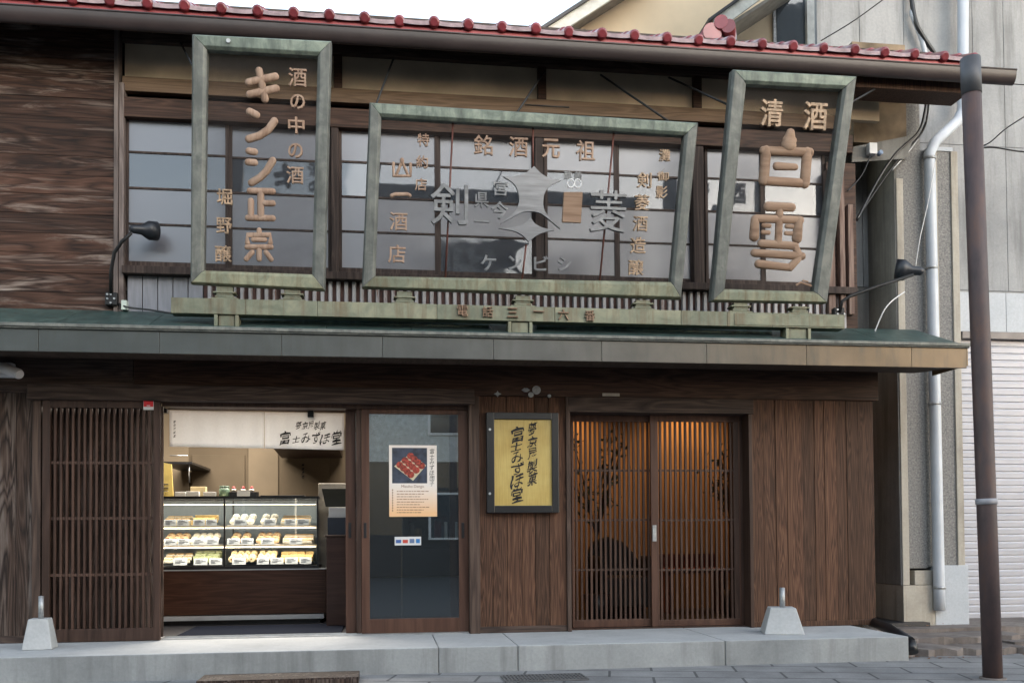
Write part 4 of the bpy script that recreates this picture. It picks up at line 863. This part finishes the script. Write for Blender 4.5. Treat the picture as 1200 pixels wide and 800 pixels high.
t = thing('glass_jar', (X(262, 575, TY), TY+.05, tz_), 'greenish glass jar with a lid on top of the display case', 'jar')
cx = X(262, 575, TY); zq = Z(262, 571, TY); m = MB(); m.tube([(cx, TY+.05, tz_), (cx, TY+.05, zq-.02), (cx, TY+.05, zq)], [.052, .052, .042], 16); m.build('jar_body', plain('green_glass', (.20, .30, .22), .15, 0, .1, 5), t)
m = MB(); m.tube([(cx, TY+.05, zq), (cx, TY+.05, zq+.018)], .046, 16); m.build('lid', plain('green_lid', (.12, .18, .13), .4), t)
onTop(268.5, 302, 576, .10, black, 'black_tray', 'black tray with small red topped sweets on top of the display case', 'tray')
m = MB(); m.box(X(278, 579, TY), X(293, 579, TY), TY-.012, TY-.004, tz_, Z(285, 576.5, TY)+.02); solo(m, 'price_card', card, 'white price card leaning on the black tray above the display case', 'price card')
for i, px in enumerate((274, 285, 295)):
    m = MB(); cx = X(px, 573, TY+.05); zq = Z(285, 576, TY)+.001; m.ball((cx, TY+.05, zq+.016), .026, .026, .017); m.ball((cx, TY+.05, zq+.040), .015, .015, .015, mi=1)
    solo(m, 'fruit_sweet', [MT['white_rice_cake'], plain('red_berry', (.45, .03, .03), .4) if 'red_berry' not in MT else MT['red_berry']], 'one of three white sweets topped with red on the black tray', 'sweet', 'red topped sweets on the black tray')
m = MB(); m.box(X(305, 581, TY), X(357, 581, TY), TY, TY+.2, tz_, tz_+.012); solo(m, 'serving_tray', black, 'flat empty black tray on the right half of the display case top', 'tray', None, .003)
# wall shelf with hooks and wall notice
t = thing('wall_shelf', at(205, 542, 2.2), 'thin dark wall shelf on a black bracket behind the display case', 'shelf')
m = MB(); a, b_ = X(186, 541, 2.2), X(225, 541, 2.2); zq = Z(205, 542, 2.2); m.box(a, b_, 2.2, 3.25, zq-.012, zq+.012); m.build('board', black, t)
m = MB(); m.tube([(b_-.04, 2.25, zq-.012), (b_-.04, 2.25, zq-.12), (b_-.04, 2.28, zq-.20)], .008, 6); m.tube([(a+.1, 2.25, zq+.08), (b_-.05, 2.25, zq+.08)], .006, 6); m.build('hook_rail', steel, t)
m = MB(); flat_text(m, [(c, 355, 545+i*4.5, 3, 3.8, 0) for i, c in enumerate('夢京屋製')], 3.262, .002, .03); solo(m, 'wall_lettering', ink, 'small black vertical lettering on the khaki wall below the hood', 'lettering')
# counter, screen, side cabinet
t = thing('cashier_counter', (X(395, 690, .95), 1.1, FL), 'dark walnut cashier counter between the display case and the glass door', 'counter')
a, b_ = X(382.5, 690, .95), X(470, 690, .95); zq = Z(395, 629, .95); m = MB(); m.box(a, b_, .95, 1.34, FL, zq)
m.build('body', wood('counter_wood', (.045, .022, .018), (.062, .032, .026), (.08, .042, .034), 'X', 10, .45, .2, bmp=.1), t, .004)
m = MB(); m.box(a-.01, b_, .94, 1.34, zq, zq+.02); m.build('top', doord, t, .003)
t = thing('cash_register', (X(395, 620, 1.05), 1.1, zq+.02), 'cream cash register with a tilted black screen on the counter', 'cash register')
m = MB(); xa, xb = X(384, 615, 1.08), X(430, 615, 1.08); z1_ = Z(395, 606, 1.08); m.box(xa, xb, 1.06, 1.30, zq+.021, z1_); m.build('cash_drawer', plain('navy_plastic', (.018, .026, .045), .5), t, .004)
m = MB(); z2_ = Z(395, 594, 1.08); m.box(xa+.01, xb-.01, 1.09, 1.30, z1_, z2_); m.build('body', whitem, t, .004)
m = MB(); z3_ = Z(395, 572, 1.15); m.hexa([(xa-.02, 1.10, z2_+.005), (xb, 1.10, z2_+.005), (xb, 1.16, z3_), (xa-.06, 1.16, z3_)], [(xa-.02, 1.13, z2_+.005), (xb, 1.13, z2_+.005), (xb, 1.19, z3_), (xa-.06, 1.19, z3_)]); m.build('screen', plain('black_screen', (.012, .014, .012), .45, 0, .1, 8, 0, .2), t, .003)
t = solo((lambda q: q.hexa([(X(366, 600, 1.45), 1.95, FL), (X(430, 600, 1.45), 1.45, FL), (X(430, 566, 1.45), 1.45, Z(400, 566, 1.45)), (X(373, 566, 1.45), 1.45, Z(400, 566, 1.45))], [(X(366, 600, 1.45), 1.9, FL), (X(430, 600, 1.45), 1.9, FL), (X(430, 566, 1.45), 1.9, Z(400, 566, 1.45)), (X(373, 566, 1.45), 1.9, Z(400, 566, 1.45))]))(MB()), 'side_cabinet', plain('cream_laminate', (.46, .43, .38), .6), 'tall cream cabinet behind the cash register', 'cabinet', None, .006)
m = MB(); m.box(lx[3]+.05, X(400, 740, .3), .24, 1.15, FL+.001, FL+.012); solo(m, 'door_mat', mat_dark, 'dark blue entrance mat on the floor before the display case', 'mat', None, .004)
# interior light of the shop (lit ceiling panel seen through the doorway glow)
l = bpy.data.lights.new('shop_ceiling_light', 'AREA'); l.shape = 'RECTANGLE'; l.size = 2.6; l.size_y = .9; l.energy = 46; l.color = (1, .90, .77)
o = bpy.data.objects.new('shop_ceiling_light', l); COL.objects.link(o); o.location = (-1.2, 1.7, 2.72)
t = thing('dark_shelving', (X(485, 700, .9), 1.05, FL), 'dark navy shelving unit seen through the glass door', 'shelving')
sa, sb_ = X(472, 650, .9), X(552, 650, .9); zt_ = Z(500, 575, .9); nv = plain('navy_laminate', (.022, .028, .04), .5)
m = MB(); m.box(sa, sb_, 1.16, 1.2, FL, zt_); m.box(sa, sa+.03, .9, 1.16, FL, zt_); m.box(sb_-.03, sb_, .9, 1.16, FL, zt_); m.box(sa+.03, sb_-.03, .9, 1.16, FL, FL+.72); m.build('carcass', nv, t, .003)
for q in (.78, 1.02, 1.26):
    m = MB(); m.box(sa+.031, sb_-.031, .905, 1.159, FL+q, FL+q+.025); m.build('shelf', nv, t)
for i, (px, w_, hh, cc) in enumerate(((482, .05, .15, (.30, .30, .30)), (490, .06, .10, (.35, .24, .10)), (511, .03, .17, (.30, .03, .06)), (515, .03, .17, (.28, .03, .06)), (520, .04, .12, (.10, .12, .2)))):
    cx = X(px, 620, 1.0); m = MB(); m.tube([(cx, 1.0, FL+.806), (cx, 1.0, FL+.806+hh*.8), (cx, 1.0, FL+.806+hh)], [w_*.6, w_*.6, w_*.35], 12)
    solo(m, 'canister', plain('canister_paint_%d' % i, cc, .35), ['grey', 'ochre', 'crimson', 'slim crimson', 'blue'][i]+' canister on the dark shelving, %s' % ['furthest left', 'second from the left', 'in the middle', 'just right of the middle', 'furthest right'][i], 'canister')
# poster and card sticker on the glass door
PYY = .043
t = thing('poster', at(484, 605, PYY), 'paper poster of red glazed dumplings with vertical title, stuck on the glass door', 'poster')
def poster_mat():
    m, n, b = new('poster_paper'); tc = n.nodes.new('ShaderNodeTexCoord'); sp_ = n.nodes.new('ShaderNodeSeparateXYZ'); n.links.new(tc.outputs['Object'], sp_.inputs[0])
    n.links.new(ramp(n, math_(n, 'MULTIPLY', sp_.outputs[2], 1.6), [(.05, (.78, .48, .26)), (.42, (.78, .72, .68))]), b.inputs['Base Color']); b.inputs['Roughness'].default_value = .5; return m
def prect(m, a, b_, y0, y1, d0, d1, mi=0): m.box(X(a, (y0+y1)/2, PYY), X(b_, (y0+y1)/2, PYY), PYY-d1, PYY-d0, Z((a+b_)/2, y1, PYY), Z((a+b_)/2, y0, PYY), mi)
m = MB(); prect(m, 456, 512, 521.5, 605, -.001, .002); m.build('paper', poster_mat(), t)
m = MB(); prect(m, 459.5, 500.5, 524.5, 566, .0021, .003); m.build('photo_print', plain('dark_slate_print', (.035, .045, .075), .5, 0, .4, 14), t)
m = MB(); m.prism([at(x, y, PYY-.0032) for x, y in ((462, 546), (481, 531), (499.5, 545), (484, 563))], (0, -.0006, 0)); m.build('plate_print', plain('cream_plate_print', (.55, .50, .36), .5), t)
m = MB(); dang = []
for r in range(4):
    for c_ in range(3):
        px = 468.5+r*4.3+c_*6.3; py = 544.5+r*3.8-c_*5.2; q = at(px, py, PYY-.004); k = pxm(px, py, 0)
        m.prism([q+Vector((4.2*k*math.cos(2*math.pi*j/12), 0, 4.0*k*math.sin(2*math.pi*j/12))) for j in range(12)], (0, -.0004-.0002*(r*3+c_), 0))
m.build('dumpling_print', plain('red_glaze_print', (.30, .045, .03), .4, 0, .5, 60), t)
m = MB(); flat_text(m, [(c, 506.2, 528.5+i*6.3, 5.2, 5.6, 0) for i, c in enumerate('富士みずほ団子')], PYY-.0024, .0008, .0, .4); m.build('title', ink, t)
m = MB(); vs, fs_ = glyph_mesh('Mizuho Dango', .05); q = at(470, 571, PYY-.0024); k = 27*pxm(480, 570, 0)/max(v.x for v in vs); m.add([q+Vector((v.x*k, -.0005-v.z*.004, v.y*k)) for v in vs], fs_)
for i in range(9):
    y = 575+i*3.1; x = 465
    while x < 502-(i % 3)*5:
        w_ = random.uniform(1.2, 4.5); prect(m, x, min(x+w_, 503), y, y+.8, .0021, .0026); x += w_+.8
for i in range(9): prect(m, 459.5, 460.7, 573+i*3, 574.8+i*3, .0021, .0026)
m.build('small_print', plain('brown_print', (.22, .10, .05), .6), t)
t = thing('payment_sticker', at(478, 638, PYY), 'white sticker strip of payment card marks on the glass door below the poster', 'sticker')
m = MB(); prect(m, 462.5, 493.5, 628.5, 638.5, -.001, .002); m.build('backing', whitem, t)
for a, b_, c in ((464, 470, (.05, .12, .35)), (472, 478, (.5, .06, .04)), (480, 485.5, (.12, .18, .32)), (487.5, 492, (.03, .18, .45))):
    m = MB(); prect(m, a, b_, 631 if a > 479 else 632, 636, .0021, .003); m.build('card_mark', plain('mark_print_%d' % a, c, .5), t)

# ---- right room things: shrubs, seat, bench, lamps
def shrub(base, top, spread, n, lab):
    t = thing('potted_shrub', base, lab, 'plant', 'leafy plants in the amber room'); b0 = Vector(base); m = MB(); lf = MB(); 
    H = top-b0.z
    for i in range(9):
        a = random.uniform(0, 6.28); e = b0+Vector((math.cos(a)*spread*random.uniform(.3, 1), math.sin(a)*spread*.5*random.uniform(.3, 1), H*random.uniform(.7, 1)))
        md_ = b0+Vector((0, 0, H*.45)); m.tube([b0+Vector((0, 0, .25)), md_, (md_+e)/2+Vector((0, 0, .04)), e], [.012, .010, .007, .003], 5)
        for j in range(n):
            p = md_.lerp(e, random.uniform(.35, 1.05))+Vector((random.gauss(0, .05), random.gauss(0, .05), random.gauss(0, .05))); s_ = random.uniform(.022, .045)
            d1 = Vector((random.gauss(0, 1), random.gauss(0, 1), random.gauss(0, 1))).normalized(); d2 = d1.cross(Vector((random.gauss(0, 1), random.gauss(0, 1), random.gauss(0, 1)))).normalized()
            lf.add([p-d1*s_, p+d2*s_*.4, p+d1*s_, p-d2*s_*.4], [(0, 1, 2, 3)])
    m.build('branches', doord, t); lf.build('leaves', leaf, t, recalc=False)
    q = MB(); q.tube([b0, b0+Vector((0, 0, .26))], [.10, .14], 14); q.build('pot', black, t)
ry = 1.0
shrub((X(700, 700, ry), ry, FL), Z(705, 512, ry), .30, 34, 'leafy shrub in a dark pot behind the left lattice door')
shrub((X(860, 700, 1.3), 1.3, FL), Z(850, 508, 1.3), .26, 34, 'leafy shrub in a dark pot behind the right lattice door')
# a dark arched seat, and a low reddish bench
t = thing('dark_armchair', (X(716, 720, 1.2), 1.3, FL), 'dark armchair with a high rounded back behind the left lattice door', 'armchair')
m = MB(); pts = [(688, 722), (688, 650), (696, 634), (712, 628), (730, 634), (744, 648), (752, 662), (754, 722)]
m.prism([at(x, y, 1.5) for x, y in pts], (0, .12, 0)); m.build('backrest', plain('black_upholstery', (.012, .010, .010), .8), t, .03)
m = MB(); m.box(X(690, 700, 1.5), X(752, 700, 1.5), 1.0, 1.5, FL+.12, FL+.42); m.build('seat', MT['black_upholstery'], t, .03)
for px in (690, 747): m = MB(); m.box(X(px, 700, 1.5), X(px+8, 700, 1.5), .98, 1.5, FL+.12, FL+.62); m.build('armrest', MT['black_upholstery'], t, .03)
for px in (691, 749):
    for yy in (1.02, 1.46): m = MB(); m.tube([(X(px, 700, 1.5)+.02, yy, FL), (X(px, 700, 1.5)+.02, yy, FL+.13)], .018, 8); m.build('leg', iron, t)
t = thing('low_bench', (X(820, 700, 1.6), 1.7, FL), 'low reddish brown wooden bench behind the right lattice door', 'bench')
a, b_ = X(783, 690, 1.6), X(855, 690, 1.6); rb = plain('red_brown_lacquer', (.16, .05, .025), .4); m = MB(); m.box(a, b_, 1.6, 1.95, FL+.42, FL+.47); m.build('seat', rb, t, .005)
for x in (a+.02, b_-.07):
    m = MB(); m.box(x, x+.05, 1.63, 1.93, FL, FL+.42); m.build('leg', rb, t, .004)
m = MB(); m.box(a, b_, 1.93, 1.97, FL+.47, FL+.62); m.build('backrest', rb, t, .004)
for x, y, z, e in ((1.95, 1.9, 2.5, 9), (3.35, 1.9, 2.5, 9.5)):
    l = bpy.data.lights.new('amber_lamp', 'SPOT'); l.energy = e; l.color = (1, .52, .20); l.spot_size = R(130); l.spot_blend = .8; l.shadow_soft_size = .06
    o = bpy.data.objects.new('amber_lamp', l); COL.objects.link(o); o.location = (x, y, z); o.rotation_euler = (R(22), 0, 0)

# ================================================================== NEIGHBOURS
NYW = .85; PYL = .35
nb = thing('concrete_building', (8, 2, 0), 'grey concrete building with pebble dash pilaster and white roller shutter, right of the shop', 'building')
sx0 = X(1131, 560, NYW-.1); shz1 = Z(1165, 398, NYW); shz0 = Z(1165, 725, NYW)
nxl = X(957, 30, NYW)
m = MB(); xs = [nxl, X(1007, 30, NYW), X(1060, 100, NYW), X(1142.5, 200, NYW), X(1179, 200, NYW)+.0]+[X(1179, 200, NYW)+1.1*i for i in range(1, 9)]
zs = [2.6, Z(1165, 341, NYW), Z(1165, 172, NYW), 11]
for a, b_ in zip(xs[:-1], xs[1:]):
    for c, d in zip(zs[1:-1], zs[2:]): m.box(a+.003, b_-.003, NYW, NYW+.05, c+.003, d-.003)
m.box(nxl+.5, 16, NYW+.01, 1.25, 2.0, 10.95); m.build('wall', conc_wall, nb)
m = MB(); m.box(nxl, sx0-.01, NYW+.002, NYW+.2, 0, zs[1]-.004); m.build('lower_wall', conc_dark, nb)
m = MB(); xs2 = [sx0, X(1142.5, 360, NYW-.02)]+[X(1179, 360, NYW-.02)+1.1*i for i in range(0, 9)]
for a, b_ in zip(xs2[:-1], xs2[1:]): m.box(a+.003, b_-.003, NYW-.02, NYW+.1, Z(1165, 389, NYW-.02), Z(1165, 343, NYW-.02))
m.build('panel_band', whitepaint, nb)
m = MB(); m.box(sx0, 16, NYW-.10, NYW+.1, Z(1165, 397, NYW-.1), Z(1165, 388.5, NYW-.1)); m.build('shutter_box', plain('brown_grey_steel', (.13, .12, .12), .5, .3), nb, .004)
m = MB(); z = shz0; sh = Z(1165, 700, NYW)-Z(1165, 708.2, NYW); yb = NYW-.03
vs = []; nrow = int((shz1-shz0)/sh)
for i in range(nrow): z0 = shz0+i*sh; vs += [(z0, yb+.012), (z0+sh*.12, yb+.012), (z0+sh*.2, yb), (z0+sh*.85, yb-.004), (z0+sh, yb+.002)]
V = []
for q, y in vs: V += [(sx0, y, q), (16, y, q)]
m.add(V, [(2*i, 2*i+1, 2*i+3, 2*i+2) for i in range(len(vs)-1)]); m.box(sx0, 16, yb, yb+.03, shz0-.03, shz0); m.build('roller_shutter', shutm, nb)
m = MB(); m.box(sx0, 16, yb+.02, yb+.04, .0, shz0); m.build('shutter_gap', darkgap, nb)
# pilaster
pyt = Z(1105, 176, PYL); zb2 = .13
def pil(a, b_, y, z0, z1, mat, nm, ap=600): m = MB(); m.box(X(a, ap, PYL), X(b_, ap, PYL), y, NYW, z0, z1); return m.build(nm, mat, nb, .004)
zpl = Z(1080, 668, PYL); zsp = Z(1060, 685, PYL)
pil(1057.5, 1086, PYL, zpl+.02, pyt+.6, pebble, 'pilaster'); pil(1086, 1130.5, PYL+.03, zpl+.03, pyt, pebble, 'pilaster')
pil(1055.5, 1057.4, PYL-.004, zsp, pyt+.3, conc_dark, 'side_face')
m = MB(); m.box(X(1055.5, 600, PYL)-.008, X(1055.5, 600, PYL), PYL+.0, NYW, zsp, pyt+.3); m.build('side_face', conc_dark, nb)
pil(1056, 1064, PYL-.014, zsp, Z(1060, 210, PYL), cream, 'edge_strip'); pil(1101, 1106.5, PYL+.012, zpl+.03, pyt, cream, 'edge_strip'); pil(1123, 1131, PYL+.012, zpl+.03, pyt, cream, 'edge_strip')
pil(1070, 1091, PYL-.010, zsp, zpl, cream, 'plinth'); pil(1055, 1092, PYL-.03, zb2, zsp-.004, cream, 'plinth'); pil(1093, 1132, PYL-.02, .06, Z(1115, 662, PYL), whitepaint, 'plinth')
pil(1098, 1126, PYL+.02, pyt, pyt+.04, whitepaint, 'capping')
# rainwater pipe
m = MB(); pyy = PYL-.06
path = [at(1128.5, -30, .7), at(1128.5, 128, .7), at(1122, 142, .62), at(1096, 166, .38), at(1089, 180, .29), at(1089.5, 200, .29), at(1100.5, 690, .29), at(1101, 715, .29)]
m.tube(path, .052, 14); m.build('downpipe', pvc, nb)
m = MB()
for px, py in ((1089.5, 186), (1091.3, 314), (1095.4, 473), (1100.7, 688)):
    c = at(px, py, .29); m.tube([c-Vector((0, 0, .012)), c+Vector((0, 0, .012))], .058, 14)
m.build('pipe_clamp', galv, nb)
# stained tan block of wall between the two buildings under the eave
m = MB(); m.box(X(1000, 140, .3), X(1062, 140, .3), .3, .5, Z(1030, 168, .3), Z(1030, 100, .3)+.4); m.build('party_wall', plain('stained_tan_render', (.20, .15, .10), .9, 0, .3, 4), nb)
m = MB(); m.hexa([at(998, 190, .2), at(1062, 186, .2), at(1072, 158, .2), at(1000, 172, .2)], [at(998, 190, .5), at(1062, 186, .5), at(1072, 158, .5), at(1000, 172, .5)]); m.build('beam_end', conc_dark, nb)
# beige house beyond
BY = 5.0
bh = thing('beige_house', at(800, 60, BY+1), 'beige house with sloping white bargeboards seen above the red tiles', 'house')
bh.location.z = 0; bh.matrix_world = Matrix.Translation((at(800, 60, BY+1).x, BY+1, 0))
m = MB(); m.prism([at(x, y, BY) for x, y in ((672, 90), (672, 8), (760, -60), (957, -60), (957, 90))], (0, .2, 0)); m.build('wall', beige, bh)
m = MB(); m.box(at(672, 60, BY).x, at(957, 60, BY).x, BY+.02, BY+5, 0, at(800, 85, BY).z); m.build('lower_wall', beige, bh)
def rake(p, q, w, yb, ye, mat, nm, dz=0): 
    m = MB(); a, b_ = at(*p, yb), at(*q, yb); d = Vector((0, 0, w)); m.hexa([a-d, b_-d, b_, a], [v+Vector((0, ye-yb, 0)) for v in (a-d, b_-d, b_, a)]); return m.build(nm, mat, bh)
rake((640, 30), (760, -47), .22, BY-.45, BY-.40, plain('cream_white_board', (.72, .70, .65), .6), 'bargeboard'); rake((634, 31), (760, -50), .05, BY-.5, BY+1.5, plain('dark_roof_edge', (.05, .05, .055), .5), 'roof_edge')
rake((652, 32), (770, -42), .06, BY-.40, BY, plain('grey_soffit', (.30, .27, .24), .8), 'soffit')
rake((836, 22), (905, -28), .20, BY-.75, BY-.70, MT['cream_white_board'], 'bargeboard'); rake((830, 22), (905, -32), .04, BY-.8, BY-.1, MT['dark_roof_edge'], 'roof_edge'); rake((846, 33), (950, -35), .05, BY-.70, BY-.02, MT['grey_soffit'], 'soffit')
m = MB(); m.box(at(905, 40, BY).x, at(946, 40, BY).x, BY-.04, BY, at(920, 56, BY).z, at(920, -6, BY).z); w = m.build('window', galv, bh, .005)
m = MB(); m.box(at(909, 40, BY).x, at(944, 40, BY).x, BY-.05, BY-.042, at(920, 54, BY).z, at(920, -2, BY).z); m.build('pane', clear, w)
m = MB(); m.box(at(945.5, 40, BY-.1).x, at(956, 40, BY-.1).x, BY-.12, BY, 2, at(950, -60, BY).z); m.build('corner_post', MT['cream_white_board'], bh)
# houses across the street (they show in the panes)
def far_house(x0, x1, y, h, mat, lab, gable, win):
    t = thing('house', ((x0+x1)/2, y-3, -.12), lab, 'house', 'houses across the street'); m = MB(); m.box(x0, x1, y-7, y, -.12, h); m.build('wall', mat, t)
    m = MB(); m.box(x0+.01, x1-.01, y, y+.08, -.1, 3.05); m.build('shopfront', plain('dark_shopfront_%d' % int(x0*10), (.035, .035, .04), .5), t)
    m = MB()
    if gable: xm = (x0+x1)/2; m.prism([(x0-.4, y+.4, h), (x1+.4, y+.4, h), (xm, y+.4, h+2.2)], (0, -7.8, 0))
    else: m.box(x0-.1, x1+.1, y-7.1, y+.1, h, h+.3)
    m.build('roof', plain('slate_roof_%d' % int(x0*10), (.05, .052, .06), .6), t)
    nfl = max(1, int(h/2.9)); nw = int((x1-x0)/2.4)
    for f in range(nfl):
        for i in range(nw):
            cx = x0+(x1-x0)*(i+.5)/nw; z = .9+f*2.9; e_ = .08 if f == 0 else 0; m = MB(); m.box(cx-.7, cx+.7, y, y+.05+e_, z, z+1.3); w = m.build('window', whitem, t); m = MB(); m.box(cx-.63, cx+.63, y+.05+e_, y+.06+e_, z+.06, z+1.24); m.build('pane', clear, w)
far_house(-9, -3.2, -17, 6.2, plain('pale_render', (.62, .60, .56), .85), 'pale gabled house across the street, seen only in the panes', True, 1)
far_house(-2.6, 3.4, -18, 9.0, plain('grey_render', (.46, .47, .47), .85), 'grey flat roofed house across the street, seen only in the panes', False, 1)
far_house(4.2, 9.5, -17, 5.8, plain('white_render', (.70, .69, .67), .85), 'white gabled house across the street, seen only in the panes', True, 1)
far_house(10.5, 19, -18, 8.6, plain('brown_render', (.26, .18, .13), .85), 'brown flat roofed house across the street, seen only in the panes', False, 1)
far_house(-19, -10, -18, 8.2, plain('tan_render', (.46, .40, .32), .85), 'tan flat roofed house across the street, seen only in the panes', False, 1)
# ================================================================== POSTS, CABLES
t = thing('downpipe_post', onZ(1163.5, 795, 0), 'leaning rusty brown steel post with a grey top, standing on the pavement at the right', 'post')
b0 = onZ(1163.5, 795, 0); Yp = b0.y; tp = at(1137, 69, Yp+.02); jn = at(1138.5, 111, Yp+.02)
k = pxm(1163, 700, Yp); m = MB(); m.tube([b0, b0.lerp(jn, .3), b0.lerp(jn, .6), jn], .064, 20); m.build('shaft', rust, t)
m = MB(); m.tube([jn, tp], .067, 20); m.build('cap_sleeve', plain('grey_zinc_sleeve', (.085, .088, .10), .55, .2, .12, 6), t)
m = MB(); c = b0.lerp(jn, .295); d = (jn-b0).normalized(); m.tube([c, c+d*.04], .0705, 20); m.build('tape_band', plain('grey_tape', (.30, .30, .33), .5), t)
m = MB(); m.tube([b0-Vector((0, 0, .02)), b0+Vector((0, 0, .012))], .085, 20); m.build('base_collar', apron, t)
def cable(name, pts, r, mat, lab, cat='cable', group=None):
    P = [at(*p) for p in pts]; Q = []
    for i in range(len(P)-1):
        p0, p1, p2, p3 = P[max(i-1, 0)], P[i], P[i+1], P[min(i+2, len(P)-1)]
        for j in range(6):
            u = j/6; Q.append(.5*((2*p1)+(p2-p0)*u+(2*p0-5*p1+4*p2-p3)*u*u+(3*p1-p0-3*p2+p3)*u**3))
    Q.append(P[-1]); m = MB(); m.tube(Q, r, 6); return solo(m, name, mat, lab, cat, group)
cable('power_cable', [(1086, 108, .2), (1084, 130, .2), (1076, 155, .2), (1050, 180, .2), (1028, 212, .18), (1004, 258, .05)], .013, black, 'thick black cable sweeping down from the eave end to the window frame')
cable('power_cable', [(1089, 108, .22), (1087, 134, .22), (1080, 156, .22), (1054, 185, .22), (1030, 218, .2), (1007, 252, .1)], .010, iron, 'thinner black cable running beside the thick one below the eave')
cable('power_cable', [(1090, 115, .24), (1086, 140, .24), (1072, 168, .24), (1045, 200, .22)], .008, galv, 'grey cable running beside the black ones below the eave')
cable('power_cable', [(1066, -20, .8), (1069, 5, .78), (1074, 28, .76), (1083, 45, .76), (1096, 64, .76)], .022, black, 'thick black cable on the concrete wall above the roof end')
cable('conduit', [(1069, 12, .80), (1070, 20, .78), (1080, 45, .78), (1085, 66, .78)], .026, pvc, 'short white conduit beside the black cable above the roof end', 'conduit')
cable('overhead_wire', [(1148, 172, .4), (1160, 167, .3), (1180, 150, 0), (1215, 128, -.8)], .006, black, 'thin wire rising to the right behind the rusty post', 'wire')
cable('overhead_wire', [(1148, 174, .4), (1165, 173, .3), (1200, 178, 0), (1240, 176, -.5)], .007, black, 'thin wire running level to the right behind the rusty post', 'wire')
cable('overhead_wire', [(1150, 92, .6), (1180, 98, .3), (1230, 101, -.3)], .005, black, 'thin wire just below the gutter end at the right edge', 'wire')
cable('overhead_wire', [(962, 48, .7), (1000, 25, .6), (1040, -4, .5)], .006, black, 'thin wire slanting up before the concrete wall above the tiles', 'wire')
cable('cord', [(1016, 398, -.1), (1024, 390, -.1), (1031, 374, -.1), (1037, 362, -.1), (1046, 352, -.05), (1060, 342, .1)], .006, whitem, 'white cord looping beside the right spotlight', 'cord')
cable('cord', [(1096, 190, .2), (1088, 235, .2), (1078, 280, .2), (1073, 312, .2)], .004, whitem, 'thin white cord hanging along the white downpipe', 'cord')
cable('spotlight_cable', [(138, 355, -.03), (150, 360, -.10), (175, 363, -.2), (210, 368, -.3), (250, 370, -.35)], .008, black, 'black cable lying along the canopy from the left spotlight')
cable('drop_wire', [(1020, 182, .1), (1010, 205, .05), (993, 224, -.02)], .006, black, 'thin wire from the white insulator down to the window frame', 'wire')
t = thing('insulator', at(1023, 182, .15), 'small white insulator box with a blue cap below the eave', 'insulator')
m = MB(); m.box(X(1017.5, 172, .14), X(1027, 172, .14), .12, .18, Z(1022, 181, .14), Z(1022, 168, .14)); m.build('box', whitem, t, .006)
m = MB(); m.tube([at(1029, 181, .16), at(1033, 178, .12)], .022, 10); m.build('cap', plain('blue_cap', (.18, .24, .36), .5), t)
m = MB(); m.box(X(143.5, 356, -.04), X(150, 356, -.04), -.08, -.02, Z(147, 364, -.04), Z(147, 353, -.04)); solo(m, 'junction_box', plain('pale_green_plastic', (.55, .62, .55), .5), 'tiny pale junction box at the foot of the grey corner post', 'junction box', None, .003)
t = thing('drain_gutter', onZ(1045, 740, .12), 'black half round drain channel running past the right end of the platform', 'drain channel')
m = MB(); pts = [Vector((4.36, .18, .22)), Vector((4.30, -.3, .19)), Vector((4.20, -.80, .13))]
m.tube(pts, .045, 12); m.build('channel', black, t); m = MB(); m.tube([pts[2]+Vector((0, -.0, 0)), pts[2]+Vector((-.01, -.05, -.08))], .047, 12); m.build('outlet', black, t)
t = thing('leaf_litter', onZ(1075, 742, .02), 'scattered dry leaves in the corner beside the platform', 'leaves'); bpy.data.objects.remove(t)
m = MB()
for i in range(90):
    p = onZ(random.uniform(1062, 1135), random.uniform(735, 775), .16 if random.random() < .5 else .005)
    p = Vector((random.uniform(4.15, 5.2), random.choice((random.uniform(-.9, -.74), random.uniform(.05, .3))), 0)); p.z = .006 if p.y < -.7 else .168
    a = random.uniform(0, 6.28); s_ = random.uniform(.010, .022); d1 = Vector((math.cos(a), math.sin(a), random.uniform(-.2, .2)))*s_; d2 = Vector((-math.sin(a), math.cos(a), random.uniform(-.2, .3)))*s_*.5
    m.add([p-d1, p+d2, p+d1, p-d2], [(0, 1, 2, 3)])
tag(m.build('leaf_litter', plain('dry_leaf', (.16, .075, .04), .8, 0, .4, 30), recalc=False), 'scattered dry leaves in the corner beside the platform', 'leaves', None, 'stuff')
